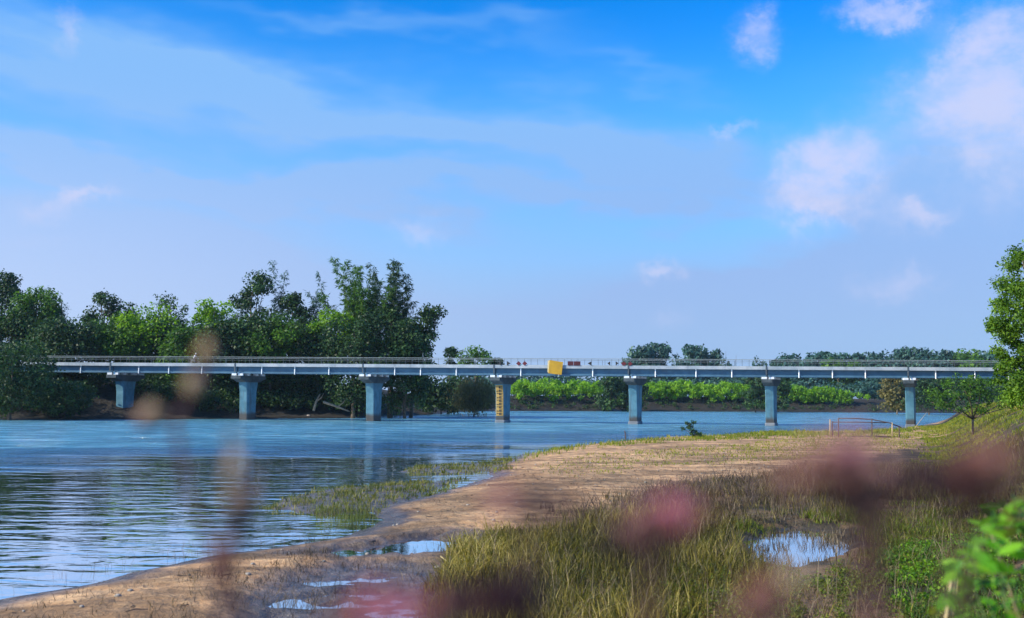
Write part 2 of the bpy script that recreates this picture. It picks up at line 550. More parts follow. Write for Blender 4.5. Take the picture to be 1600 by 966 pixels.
def terrain(x, y):
    x, y = np.asarray(x, float), np.asarray(y, float)
    wob = (fbm(x * 0.9, y * 0.9, 3) - 0.5) * np.clip(0.012 * y, 0.1, 2.0)
    dn = sdf(NEAR, x, y) + wob
    df = sdf(FAR, x, y) + wob * 1.5
    und = fbm(x * 0.25 + 3, y * 0.25 + 8, 4) - 0.5
    fine = fbm(x * 1.7, y * 1.7, 3) - 0.5
    # sand bar and marsh
    z = np.where(dn > 0, 0.30 * (1 - np.exp(-np.maximum(dn, 0) / 1.6)) + 0.16 * und * sm(0.5, 4, dn) + 0.10 * fine * sm(0.2, 1.5, dn),
                 np.maximum(0.14 * dn, -1.6))
    # weedy spits in the shallows
    for sp in (SPIT_A, SPIT_B):
        z = np.maximum(z, 0.07 * sm(-0.8, 0.6, sdf(sp, x, y)) - 0.03 + 0.03 * fine)if False else np.where(sm(-0.8, 0.6, sdf(sp, x, y)) > 0, np.maximum(z, -0.10 + 0.16 * sm(-0.8, 0.6, sdf(sp, x, y)) + 0.10 * fine), z)
    # pools in the marsh
    for pool, lev in ((POOL_A, 0.05), (POOL_C, 0.08)):
        k = sm(-0.6, 0.35, sdf(pool, x, y) + 1.3 * fine + 1.2 * (fbm(x * 2.6, y * 2.6, 3) - .5))
        z = z * (1 - k) + (lev - 0.04 + .16 * fine) * k
    k = sm(-0.8, 0.6, sdf(POOL_B, x, y) + 0.6 * fine)
    z = z * (1 - k) + (0.10 + 0.24 * fine + 0.10 * (fbm(x * 4.2, y * 4.2, 2) - .5)) * k
    # grassy bank on the right
    s = x - (3 + 0.41 * y)
    z = z + np.where(dn > -2, sm(-3.0, 5.0, s) * (3.3 + 0.35 * und) * sm(-2, 6, dn), 0)
    # the mound the photographer stands on
    r = np.hypot(x * 0.9, y)
    z = z * sm(3.0, 9.0, r) + (2.45 + 0.1 * und) * (1 - sm(3.5, 12.0, r)) + np.where(y < 0, 0, 0)
    # far bank: an earth face, then a flat terrace
    hb = 4.2 + 1.2 * (fbm(x * 0.05, y * 0.05, 3) - 0.5)
    left = sm(-5, -45, x - 0 * y) * sm(330, 230, y)
    hb = hb + 1.8 * left
    zf = np.where(df > 0, hb * sm(0.0, 13.0 + 9 * left, df + 1.5 * und) + 0.25 * fine, np.maximum(0.25 * df, -1.6))
    z = np.where(df > -6, np.maximum(z, zf), z)
    z = np.where((df > 40), hb + 0.5 * und, z)
    return z


def zt(x, y):
    return float(terrain(np.array([x]), np.array([y]))[0])


def hit(px, py, tmin=4.0, tmax=420.0):
    """the terrain point seen at a photo pixel"""
    d = ray(px, py)
    t = np.geomspace(tmin, tmax, 900)
    x, y, z = d.x * t, d.y * t, CAM_H + d.z * t
    g = terrain(x, y)
    i = np.argmax(z < g)
    if not (z < g).any():
        i = len(t) - 1
    return Vector((x[i], y[i], float(g[i])))


def build_ground():
    ny, nx = 560, 420
    ys = np.concatenate([np.linspace(-60, 6, 24, endpoint=False), np.geomspace(6.0, 420.0, ny - 60), np.geomspace(430, 2900, 36)])
    ts = np.linspace(-1, 1, nx)
    ts = 0.75 * ts + 0.25 * ts ** 3
    Y, T = np.meshgrid(ys, ts, indexing='ij')
    X = T * (26 + 0.80 * np.abs(Y))
    X = np.where(Y < 420, X, T * (26 + 0.80 * np.abs(Y)) * 1.0)
    Z = terrain(X, Y)
    n = len(ys)
    idx = np.arange(n * nx).reshape(n, nx)
    f = np.stack([idx[:-1, :-1], idx[:-1, 1:], idx[1:, 1:], idx[1:, :-1]], -1).reshape(-1, 4)
    m, t = material('sand_and_soil')
    p = t.pos()
    veg = t.n('ShaderNodeAttribute', attribute_name='veg').outputs['Fac']
    earth = t.n('ShaderNodeAttribute', attribute_name='earth').outputs['Fac']
    path = t.n('ShaderNodeAttribute', attribute_name='path').outputs['Fac']
    damp = t.n('ShaderNodeAttribute', attribute_name='damp').outputs['Fac']
    big = t.noise(p, 0.35, 5, 0.6).outputs['Fac']
    mid = t.noise(t.scaled(p, (1, 1.0, 1)), 2.2, 6, 0.65).outputs['Fac']
    grit = t.noise(p, 14.0, 5, 0.7).outputs['Fac']
    sand = t.mix(t.mapr(mid, 0.3, 0.7), (.48, .265, .125), (.74, .465, .25))
    sand = t.mix(t.mapr(big, 0.45, 0.7, 0, 0.75), sand, (.30, .16, .07))
    sand = t.mix(t.mapr(t.noise(t.scaled(p, (.35, 1.0, 1)), 0.55, 7, 0.7).outputs['Fac'], 0.44, 0.60, 0, 0.85), sand, (.20, .115, .055))
    sand = t.mix(t.mapr(grit, 0.52, 0.70, 0, 0.65), sand, (.15, .085, .04))
    mud = t.mix(t.mapr(mid, 0.35, 0.65), (.085, .065, .06), (.18, .14, .13))
    soil = t.mix(t.mapr(mid, 0.35, 0.65), (.020, .016, .009), (.052, .040, .020))
    dirt = t.mix(t.mapr(mid, 0.35, 0.65), (.010, .009, .008), (.024, .019, .016))
    c = t.mix(damp, sand, mud)
    vm = t.math('MULTIPLY', veg, t.mapr(t.noise(p, 1.1, 5, 0.65).outputs['Fac'], 0.25, 0.5, 0.55, 1.0))
    c = t.mix(vm, c, soil)
    c = t.mix(earth, c, dirt)
    c = t.mix(path, c, (.62, .38, .18))
    vor = t.n('ShaderNodeTexVoronoi', feature='SMOOTH_F1')
    t.set(vor.inputs['Vector'], t.vmath('ADD', p, t.scaled(t.noise(p, 2.0).outputs['Color'], (.5, .5, 0))))
    vor.inputs['Scale'].default_value = 2.4
    h = t.math('ADD', t.math('MULTIPLY', vor.outputs['Distance'], 0.7), t.math('ADD', t.math('MULTIPLY', mid, 0.9), t.math('MULTIPLY', grit, 0.25)))
    rough = t.math('SUBTRACT', 0.92, t.math('MULTIPLY', damp, 0.66))
    finish(t, principled(t, c, rough, h, 1.0, 0.20, spec=0.45))
    o = mesh_obj('ground', np.stack([X, Y, Z], -1).reshape(-1, 3), f, m, smooth=True)
    tag(o, 'sandy river bar, wet marsh and banks either side of the river', kind='structure')
    me = o.data
    dn = sdf(NEAR, X, Y)
    df = sdf(FAR, X, Y)
    s = X - (3 + 0.41 * Y)
    mpoly = world_poly(MARSH_PX, 0.25)
    ms = sdf(mpoly, X, Y) + 2.5 * (fbm(X * .5, Y * .5) - .5)
    veg = np.clip(.75 * sm(-1.0, 1.5, ms) + .55 * sm(-14, -1, ms) * sm(.42, .62, fbm(X * .35 + 2, Y * .35, 4)) + sm(-3, 0, s) + sm(12, 8, np.hypot(X, Y)), 0, 1)
    veg = np.where(df > 15, 1.0, veg)
    earth = np.where(df > -8, 1 - 0.7 * sm(22, 34, df), 0)
    damp = np.clip(np.maximum(sm(0.20, 0.06, Z + .06 * (fbm(X * 1.3, Y * 1.3, 3) - .5)), sm(-0.8, 0.5, sdf(POOL_B, X, Y))), 0, 1)
    damp = np.maximum(damp, 0.7 * sm(-1.6, 0.0, sdf(POOL_A, X, Y)))
    pth = sm(-1.0, 0.5, sdf(PATH, X, Y) + 1.5 * (fbm(X * .6, Y * .6) - .5))
    for nm, arr in (('veg', veg), ('earth', earth), ('damp', damp), ('path', pth)):
        a = me.attributes.new(nm, 'FLOAT', 'POINT')
        a.data.foreach_set('value', arr.ravel().astype(np.float32))
    return o


MARSH_PX = [(660, 975), (668, 892), (700, 862), (745, 838), (850, 822), (930, 800), (1010, 778), (1120, 752), (1210, 742), (1300, 722), (1420, 700),
            (1640, 690), (1900, 975)]


def water_material(name, base, rough_base, amp=1.0):
    m, t = material(name)
    p = t.pos()
    sep = t.n('ShaderNodeSeparateXYZ')
    t.set(sep.inputs[0], p)
    # long low ripples near by, a wind-ruffled reach further out
    w1 = t.noise(t.scaled(p, (.40, 1.0, 1)), 0.72, 3, 0.5, 0.9).outputs['Fac']
    w2 = t.noise(t.scaled(p, (.45, 1.0, 1)), 1.9, 3, 0.55, 0.3).outputs['Fac']
    w3 = t.noise(t.scaled(p, (.8, 1.0, 1)), 4.5, 3, 0.6).outputs['Fac']
    gust = t.noise(t.scaled(p, (.5, 1.0, 1)), 0.05, 5, 0.62).outputs['Fac']
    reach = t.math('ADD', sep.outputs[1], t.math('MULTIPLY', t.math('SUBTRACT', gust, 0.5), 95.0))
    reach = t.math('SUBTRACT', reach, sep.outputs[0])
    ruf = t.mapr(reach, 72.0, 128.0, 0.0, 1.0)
    h = t.math('ADD', t.math('MULTIPLY', w1, 0.062 * amp), t.math('ADD', t.math('MULTIPLY', w2, 0.010 * amp), t.math('MULTIPLY', w3, t.math('MULTIPLY', ruf, 0.08))))
    h = t.math('ADD', h, t.math('MULTIPLY', w2, t.math('MULTIPLY', ruf, 0.12)))
    w4 = t.noise(t.scaled(p, (.50, 1.0, 1)), 0.34, 6, 0.75, 0.8).outputs['Fac']
    h = t.math('ADD', h, t.math('MULTIPLY', w4, t.math('MULTIPLY', ruf, 1.1)))
    bp = t.n('ShaderNodeBump')
    bp.inputs['Strength'].default_value = 1.0
    bp.inputs['Distance'].default_value = 1.0
    t.set(bp.inputs['Height'], h)
    fr = t.n('ShaderNodeLayerWeight')
    fr.inputs['Blend'].default_value = 0.5
    t.set(fr.inputs['Normal'], bp.outputs[0])
    sheen = t.mapr(fr.outputs['Facing'], 0.60, 0.80, 0.30, 0.97, smooth=False)
    body = t.n('ShaderNodeBsdfDiffuse')
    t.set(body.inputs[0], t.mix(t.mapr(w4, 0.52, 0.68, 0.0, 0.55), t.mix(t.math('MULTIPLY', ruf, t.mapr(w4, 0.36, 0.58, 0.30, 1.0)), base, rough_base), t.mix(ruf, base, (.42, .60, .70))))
    gl = t.n('ShaderNodeBsdfGlossy')
    gl.inputs['Color'].default_value = (.97, .98, 1, 1)
    t.set(gl.inputs['Roughness'], t.math('ADD', 0.02, t.math('MULTIPLY', ruf, 0.08)))
    t.set(gl.inputs['Normal'], bp.outputs[0])
    mx = t.n('ShaderNodeMixShader')
    t.set(mx.inputs[0], t.math('MULTIPLY', sheen, t.math('SUBTRACT', 1.0, t.math('MULTIPLY', ruf, 0.12))))
    t.set(mx.inputs[1], body.outputs[0])
    t.set(mx.inputs[2], gl.outputs[0])
    finish(t, mx.outputs[0])
    return m


def build_water():
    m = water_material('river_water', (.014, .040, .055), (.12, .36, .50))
    inland = []
    for i in range(len(shore)):
        a, b = shore[max(i - 1, 0)], shore[min(i + 1, len(shore) - 1)]
        d = b - a
        nrm = np.array([d[1], -d[0]]) / (np.hypot(*d) + 1e-9)
        inland.append(shore[i] + nrm * min(1.2 + 0.02 * shore[i][1], 6))
    pts = [(-95, 9.0)] + [tuple(q) for q in inland] + [(420, 330), (420, 360), (-330, 360), (-330, 9.0)]
    # one flat sheet, cut to the river's bed (its edge lies under the banks)
    import bmesh
    bm = bmesh.new()
    vs = [bm.verts.new((x, y, 0.0)) for x, y in pts]
    bm.faces.new(vs)
    bmesh.ops.triangulate(bm, faces=bm.faces[:])
    for f in bm.faces:
        if f.normal.z < 0:
            f.normal_flip()
    me = bpy.data.meshes.new('river')
    bm.to_mesh(me)
    bm.free()
    me.materials.append(m)
    o = bpy.data.objects.new('river', me)
    COL.objects.link(o)
    tag(o, 'rippled blue river running under the bridge', kind='structure')
    mp = water_material('pool_water', (.06, .05, .055), (.06, .05, .055), 0.10)
    prng = np.random.default_rng(4)
    for poly, z, lab in ((POOL_A, 0.07, 'long shallow pool lying behind the sand spit'), (POOL_B, 0.075, 'wet mud pools at the bottom edge'),
                         (POOL_C, 0.10, 'bright marsh pool among the grass')):
        c = poly.mean(0)
        q = c + (poly - c) * 1.25
        v = [(x, y, z) for x, y in q]
        area = sum(q[i][0] * q[(i + 1) % len(q)][1] - q[(i + 1) % len(q)][0] * q[i][1] for i in range(len(q)))
        f = list(range(len(q)))
        o = mesh_obj('pool', v, [f if area > 0 else f[::-1]], mp)
        tag(o, lab, kind='structure')


build_ground()
build_water()

# ------------------------------------------------------------------ bridge
# spans of 20.46 m; pier lines skewed to the deck; the deck comes nearer toward the right
SPAN = 20.46
ax = Vector((203.6 / F * 160, -0.01255 * 160, 0))
AXIS = ax.normalized()
SPAN = ax.length
B0 = Vector((at(786, 620, 160).x, 160.0, 0))
SKEW = math.radians(25)
PD = Vector((math.sin(SKEW), math.cos(SKEW), 0))          # pier line, pointing away from the camera
NRM = Vector((-AXIS.y, AXIS.x, 0))                        # square to the deck, pointing away
Z_TOP, Z_FAS, Z_GIR = 8.85, 8.35, 7.28
HALF = 3.1                                                # half the pier cap along PD


def build_bridge():
    root = empty('road_bridge', B0, 'long blue and white girder bridge on concrete piers across the river', 'bridge')
    front = -HALF - 0.25

    def P(i, off, z, skew=True):
        """a point on pier line i, off metres along the pier line"""
        return AXIS * (i * SPAN) + PD * off + Vector((0, 0, z))

    def along(i0, i1, o0, o1, z0, z1, gap=0.03, mb=None):
        mb = mb or MB()
        a = [P(i0, o0, z0) + AXIS * gap, P(i1, o0, z0) - AXIS * gap, P(i1, o1, z0) - AXIS * gap, P(i0, o1, z0) + AXIS * gap]
        b = [q + Vector((0, 0, z1 - z0)) for q in a]
        return mb.prism([a, b])
    post_me = None
    for k in range(-4, 5):
        if k == 4:
            i0, i1 = 4, 5
        else:
            i0, i1 = k, k + 1
        if k == -4:
            i0 = -4
        span = along(i0, i1, front + 0.35, -front - 0.35, Z_FAS + 0.12, Z_FAS + 0.34).build('bridge_span', M['bridge_soffit'], root)
        for s in (1, -1):
            f0, f1 = (front, front + 0.34) if s == 1 else (-front - 0.34, -front)
            along(i0, i1, f0, f1, Z_FAS, Z_TOP, 0.05).build('parapet', M['bridge_white'], span)
        for o in (front + 0.75, -1.0, 1.0, -front - 0.75):
            mb = MB()
            along(i0, i1, o - 0.10, o + 0.10, Z_GIR + 0.22, Z_FAS + 0.11, 0.10, mb)
            along(i0, i1, o - 0.33, o + 0.33, Z_GIR, Z_GIR + 0.22, 0.10, mb)
            mb.build('girder', M['bridge_blue'], span)
        for fr in (0.22, 0.46, 0.72):
            q = P(i0 + fr + random.uniform(-.03, .03), front + 0.36, 0)
            mb = MB().tube([q + Vector((0, 0, Z_GIR - 0.12)), q + Vector((0, 0, Z_FAS + 0.02))], 0.085, 8)
            mb.build('drain_pipe', M['pipe'], span)
        # railings
        for s in (1, -1):
            o = front + 0.16 if s == 1 else -front - 0.16
            for z, r in (((Z_TOP + 0.98, 0.045), (Z_TOP + 0.50, 0.014)) if s == 1 else ((Z_TOP + 0.98, 0.035),)):
                MB().tube([P(i0, o, z) + AXIS * 0.04, P(i1, o, z) - AXIS * 0.04], r, 6).build('handrail', M['rail'], span)
            npost = 20 if s == 1 else 5
            for j in range(npost):
                q = P(i0 + (j + 0.5) / npost, o, Z_TOP)
                if post_me is None:
                    pm = MB().box((-.022, -.022, 0), (.022, .022, 0.96)).build('rail_post', M['post'], span)
                    post_me = pm.data
                else:
                    pm = bpy.data.objects.new('rail_post', post_me)
                    COL.objects.link(pm)
                    pm.parent = span
                pm.location = q
    for i in range(-3, 5):
        zb = -1.5
        wd, dp = 0.66, 1.05
        ch = 0.10

        def ring(z, w, d):
            pts = []
            for (a, b) in ((-w + ch, -d), (w - ch, -d), (w, -d + ch), (w, d - ch), (w - ch, d), (-w + ch, d), (-w, d - ch), (-w, -d + ch)):
                pts.append(P(i, b, z) + AXIS * a)
            return pts
        pier = MB().prism([ring(zb, wd, dp), ring(0.0, wd, dp), ring(4.4, wd, dp + .12), ring(5.95, wd, dp + .42)]).build('pier', M['pier'], root)
        if i > -1 and i < 4:
            MB().prism([ring(-0.6, wd + .10, dp + .10), ring(0.32, wd + .10, dp + .10), ring(0.42, wd + .02, dp + .02)]).build('pier_footing', M['bridge_soffit'], pier)
        w2 = 0.80

        def cap(z, d):
            return [P(i, -d, z) - AXIS * w2, P(i, -d, z) + AXIS * w2, P(i, d, z) + AXIS * w2, P(i, d, z) - AXIS * w2]
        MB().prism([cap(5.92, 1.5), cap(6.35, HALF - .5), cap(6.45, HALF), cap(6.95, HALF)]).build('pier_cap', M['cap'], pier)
        for a in (-0.52, 0.52):
            for o in (-HALF + 0.5, -1.0, 1.0, HALF - 0.5):
                c = P(i, o, 6.96) + AXIS * a
                MB().box((c.x - .36, c.y - .4, 6.955), (c.x + .36, c.y + .4, Z_GIR - 0.003)).build('bearing_block', M['pipe'], pier)
        # dark joint cover where two spans meet
        q = P(i, front - 0.03, 0)
        MB().box((q.x - .10, q.y - .04, Z_GIR + .2), (q.x + .10, q.y + .03, Z_TOP + .06)).build('joint_cover', M['post'], pier)
        if i == 0:
            def face(z, out):
                return -(dp + .12 * max(0, min(z, 4.4)) / 4.4 + max(0, z - 4.4) / 1.55 * .30) - out

            def slab(a0, a1, z0, z1, o0, o1):
                return [[P(i, face(z, o1), z) + AXIS * a0, P(i, face(z, o1), z) + AXIS * a1, P(i, face(z, o0), z) + AXIS * a1, P(i, face(z, o0), z) + AXIS * a0] for z in (z0, z1)]
            g = MB()
            for z0, z1 in ((1.05, 4.4), (4.4, 5.75)):
                g.prism(slab(-.54, .54, z0, z1 - .004, .006, .05))
            gp = g.build('depth_gauge', M['gauge'], pier)
            for k in range(9):
                z = 1.15 + k * 0.51
                mb = MB()

                def bar(a0, a1, z0, z1):
                    mb.prism(slab(a0, a1, z0, z1, .054, .075))
                bar(-.08, .12, z, z + .36)
                bar(.12, .46, z + .28, z + .36)
                bar(.12, .36, z + .14, z + .21)
                bar(.12, .46, z, z + .07)
                bar(-.46, -.16, z + (.05 if k % 2 else .2), z + (.18 if k % 2 else .3))
                mb.build('gauge_mark', M['black'], gp)
    return root


bridge = build_bridge()


def on_rail(px, py, out=0.0):
    """a point on the front railing plane of the bridge"""
    d = ray(px, py)
    o = B0 + PD * (-HALF - 0.25)
    n = NRM
    c = Vector((0, 0, CAM_H))
    t = (o - c).dot(n) / d.dot(n)
    return c + d * t - n * out


def plate(name, corners_px, out, thick, mat, parent=None, origin=None):
    a = [on_rail(x, y, out) for x, y in corners_px]
    b = [on_rail(x, y, out - thick) for x, y in corners_px]
    if origin is not None:
        a = [q - origin for q in a]
        b = [q - origin for q in b]
    return MB().prism([a, b]).build(name, mat, parent)


def build_signs():
    c = on_rail(868, 586, 0.2)
    r = empty('navigation_board', c, 'large yellow square board hung crooked on the bridge railing', 'sign')
    plate('board', [(859, 563), (880, 566), (877.5, 586), (857, 583.5)], 0.30, 0.08, M['yellow'], r, c)
    plate('backing_strip', [(856, 564), (859, 563), (857, 583.5), (855.6, 581)], 0.28, 0.06, M['straw'], r, c)
    for x in (862, 874):
        a = on_rail(x, 569, 0.22) - c
        b = on_rail(x, 569, -0.16) - c
        MB().tube([a, b], 0.04, 6).build('bracket', M['post'], r)
    c = on_rail(897, 571, 0.1)
    r = empty('notice_panel', c, 'dark red rectangular panel pair on the railing right of the yellow board', 'sign')
    plate('panel', [(887, 564.6), (896, 564.7), (896, 571.2), (887, 571.2)], 0.10, 0.05, M['maroon'], r, c)
    plate('panel', [(896.5, 564.7), (907, 564.8), (907, 571.4), (896.5, 571.3)], 0.10, 0.05, M['maroon'], r, c)
    marks = [('black arrow plate pointing left, leftmost of the railing markers', 'black', [(778.5, 568.2), (783, 564.6), (783, 571.6)]),
             ('black arrow plate pointing right beside the two red diamonds', 'black', [(792, 564.2), (798, 568), (792, 571.4)]),
             ('left one of the two red diamond plates over the third pier gap', 'red', [(806.5, 568.2), (810.5, 564.4), (814.5, 568.2), (810.5, 571.6)]),
             ('right one of the two red diamond plates left of the yellow board', 'red', [(816, 568.2), (820, 564.4), (824, 568.2), (820, 571.6)]),
             ('black arrow plate right of the dark red panel pair', 'black', [(918, 568), (924.5, 564.6), (924.5, 571.6)]),
             ('small black arrow plate pointing left between panel and fourth pier', 'black', [(949, 568), (953.5, 564.6), (953.5, 571.4)]),
             ('small black arrow plate pointing right between panel and fourth pier', 'black', [(962, 564.6), (966.5, 568), (962, 571.4)]),
             ('left one of the two red diamond plates above the fourth pier', 'red', [(970, 568.5), (974.5, 564.8), (979, 568.5), (974.5, 572)]),
             ('right one of the two red diamond plates above the fourth pier', 'red', [(980.5, 568.7), (984.5, 565), (988.5, 568.7), (984.5, 572.2)])]
    for lab, mt, pts in marks:
        cx = sum(p[0] for p in pts) / len(pts)
        c = on_rail(cx, 571, 0.08)
        r = empty('marker_plate', c, lab, 'marker', 'marker plates along the bridge railing')
        plate('plate', pts, 0.10, 0.04, M[mt], r, c)
        a, b = on_rail(cx, 568, 0.065) - c, on_rail(cx, 568, -0.13) - c
        MB().tube([a, b], 0.03, 6).build('bracket', M['post'], r)


build_signs()


def skin_mesh(name, nodes, edges, mats, parent, slot=None):
    me = bpy.data.meshes.new(name)
    me.from_pydata([n[0] for n in nodes], edges, [])
    o = bpy.data.objects.new(name, me)
    COL.objects.link(o)
    o.modifiers.new('skin', 'SKIN')
    for i, n in enumerate(nodes):
        me.skin_vertices[0].data[i].radius = (n[1], n[1])
    me.skin_vertices[0].data[0].use_root = True
    s = o.modifiers.new('sub', 'SUBSURF')
    s.levels = s.render_levels = 1
    dg = bpy.context.evaluated_depsgraph_get()
    new = bpy.data.meshes.new_from_object(o.evaluated_get(dg))
    o.modifiers.clear()
    o.data = new
    for m in mats:
        new.materials.append(m)
    for p in new.polygons:
        p.use_smooth = True
        if slot:
            p.material_index = slot(p.center)
    o.parent = parent
    return o


def build_rider():
    q = on_rail(298, 570, 0)
    k = (q - B0).dot(AXIS)
    base = q + NRM * 1.6
    base.z = Z_FAS + 0.34
    rz = math.atan2(AXIS.y, AXIS.x)
    b = empty('motorbike', base, 'dark small motorbike crossing the bridge toward the right', 'motorbike', rz=rz)
    for x in (-0.62, 0.62):
        w = MB()
        ring = [Vector((x + 0.28 * math.cos(a), 0, 0.30 + 0.28 * math.sin(a))) for a in np.linspace(0, 2 * math.pi, 17)]
        w.tube(ring, 0.05, 6)
        wh = w.build('wheel', M['rubber'], b, True)
        MB().tube([Vector((x, -.04, .30)), Vector((x, .04, .30))], 0.19, 12).build('hub', M['metal'], wh)
    MB().prism([[(-.55, -.10, .45), (.30, -.10, .40), (.30, .10, .40), (-.55, .10, .45)], [(-.68, -.13, .66), (.25, -.12, .62), (.25, .12, .62), (-.68, .13, .66)], [(-.75, -.10, .78), (.05, -.11, .76), (.05, .11, .76), (-.75, .10, .78)]]).build('body', M['metal'], b)
    MB().prism([[(-.72, -.12, .78), (.08, -.12, .765), (.08, .12, .765), (-.72, .12, .78)], [(-.70, -.10, .86), (.02, -.10, .83), (.02, .10, .83), (-.70, .10, .86)]]).build('seat', M['rubber'], b)
    MB().tube([(.62, 0, .30), (.50, 0, .72), (.42, 0, 1.0)], [.05, .06, .045], 8).build('fork', M['metal'], b)
    MB().tube([(.30, -.33, 1.08), (.40, -.12, 1.03), (.42, 0, 1.01), (.40, .12, 1.03), (.30, .33, 1.08)], .02, 6).build('handlebar', M['metal'], b)
    MB().prism([[(.50, -.07, .84), (.58, -.05, .86), (.58, .05, .86), (.50, .07, .84)], [(.48, -.07, .98), (.56, -.05, .98), (.56, .05, .98), (.48, .07, .98)]]).build('headlight', M['pipe'], b)
    p = empty('person', base + Vector((0, 0, 0.02)), 'motorbike rider in a white shirt leaning forward over the handlebar', 'person', rz=rz)
    n = [((-.28, 0, .92), .15), ((-.16, 0, 1.14), .15), ((-.02, 0, 1.36), .16), ((.06, 0, 1.48), .07), ((.12, 0, 1.58), .10), ((.14, 0, 1.69), .105)]
    e = [(0, 1), (1, 2), (2, 3), (3, 4), (4, 5)]
    for s in (-1, 1):
        i = len(n)
        n += [((-.22, s * .12, .90), .10), ((.16, s * .16, .84), .085), ((.10, s * .15, .48), .055), ((.20, s * .15, .43), .04)]
        e += [(0, i), (i, i + 1), (i + 1, i + 2), (i + 2, i + 3)]
        j = len(n)
        n += [((.00, s * .20, 1.38), .065), ((.10, s * .27, 1.20), .05), ((.24, s * .31, 1.10), .035), ((.29, s * .315, 1.095), .03)]
        e += [(2, j), (j, j + 1), (j + 1, j + 2), (j + 2, j + 3)]
        for f, (dy, ln) in enumerate(((-.030, .045), (-.015, .055), (0, .06), (.015, .055), (.030, .04))):
            h = len(n)
            n += [((.315, s * .315 + dy, 1.10), .009), ((.315 + ln * .5, s * .315 + dy * 1.2, 1.10 - .01), .008), ((.315 + ln * .4, s * .315 + dy * 1.2, 1.07), .007)]
            e += [(j + 3, h), (h, h + 1), (h + 1, h + 2)]

    def slot(c):
        if c.z > 1.46:
            return 2
        if c.x > .17 and c.z > 1.0:
            return 2
        if c.z > .95:
            return 0
        return 1
    skin_mesh('body', n, e, [M['cloth_white'], M['cloth_dark'], M['skin']], p, slot)
    rings = []
    for a in np.linspace(0, 1, 5):
        r = 0.125 * math.cos(a * 1.45)
        rings.append([(.13 + r * math.cos(t) * 1.1, r * math.sin(t), 1.68 + 0.14 * math.sin(a * 1.45)) for t in np.linspace(0, 2 * math.pi, 13)[:-1]])
    MB().prism(rings).build('helmet', M['cloth_white'], p, True)


build_rider()


# ------------------------------------------------------------------ foliage helpers
def leaves(centers, radii, count, L, W, droop=0.2, rng=RNG, tone_c=None, shell=0.45, tone_spread=0.22):
    """a cloud of leaf-sized rhombs around clump centres; returns verts, quads, tone"""
    C = np.asarray(centers, float)
    R = np.asarray(radii, float)
    if R.ndim == 1:
        R = np.stack([R, R, R * 0.8], -1)
    K = len(C)
    N = K * count
    d = rng.normal(size=(N, 3))
    d /= np.linalg.norm(d, axis=1)[:, None] + 1e-9
    rr = shell + (1 - shell) * rng.random(N) ** 0.6
    rr *= 0.75 + 0.5 * rng.random(N)
    P = np.repeat(C, count, 0) + d * rr[:, None] * np.repeat(R, count, 0)
    nrm = d * 0.5 + np.array([0, 0, 0.55]) + rng.normal(size=(N, 3)) * 0.55
    nrm /= np.linalg.norm(nrm, axis=1)[:, None] + 1e-9
    a = np.cross(nrm, rng.normal(size=(N, 3)))
    a[:, 2] -= droop
    a /= np.linalg.norm(a, axis=1)[:, None] + 1e-9
    b = np.cross(nrm, a)
    s = (0.6 + 0.8 * rng.random(N))[:, None]
    l, w = L * s, W * s
    v = np.stack([P - a * l * .5, P + b * w * .5 - a * l * 0.05, P + a * l * .5, P - b * w * .5 - a * l * 0.05], 1).reshape(-1, 3)
    q = np.arange(N * 4).reshape(N, 4)
    if tone_c is None:
        tone_c = rng.random(K)
    tone = np.clip(np.repeat(np.asarray(tone_c), count) * 0.6 + 0.2 + rng.normal(size=N) * tone_spread, 0, 1)
    return v, q, np.repeat(tone, 4)


def crown_clumps(w, h0, h1, n, rng, shape='round', depth=None):
    """clump centres filling a crown from height h0 to h1"""
    depth = depth or w
    out = []
    while len(out) < n:
        x, y, z = rng.uniform(-1, 1, 3)
        if shape == 'round':
            rad = x * x + y * y + z * z
            ok = 0.25 < rad < 1
        elif shape == 'cone':
            ok = math.hypot(x, y) < 0.95 * (1 - (z + 1) / 2) ** 0.7 + 0.08
        elif shape == 'vase':
            ok = math.hypot(x, y) < 0.35 + 0.6 * (z + 1) / 2 and rng.random() < 0.4 + 0.6 * (z + 1) / 2
        elif shape == 'flat':
            ok = x * x + y * y < 1 and z > -0.3 - 0.5 * rng.random()
        else:
            ok = True
        if ok:
            out.append((x * w / 2, y * depth / 2, (h0 + h1) / 2 + z * (h1 - h0) / 2))
    return np.array(out)


def trunk_mb(h, r, clumps, rng, limbs=6, lean=(0, 0)):
    mb = MB()
    top = Vector((lean[0], lean[1], h))
    mid = [Vector((lean[0] * t * t + rng.normal() * 0.03 * h * t * (1 - t), lean[1] * t * t + rng.normal() * 0.03 * h * t * (1 - t), h * t)) for t in (0, .08, .3, .55, .8, 1)]
    mb.tube(mid, [r * 1.5, r * 1.1, r * .9, r * .7, r * .45, r * .2], 7)
    idx = rng.permutation(len(clumps))[:limbs]
    for i in idx:
        c = Vector(clumps[i])
        t0 = min(0.85, max(0.25, (c.z / h) * 0.6))
        s = Vector((lean[0] * t0 * t0, lean[1] * t0 * t0, h * t0))
        m = s.lerp(c, 0.5) + Vector((0, 0, -0.06 * h + rng.normal() * .02 * h))
        mb.tube([s, m, c], [r * .5, r * .3, r * .08], 5)
    return mb


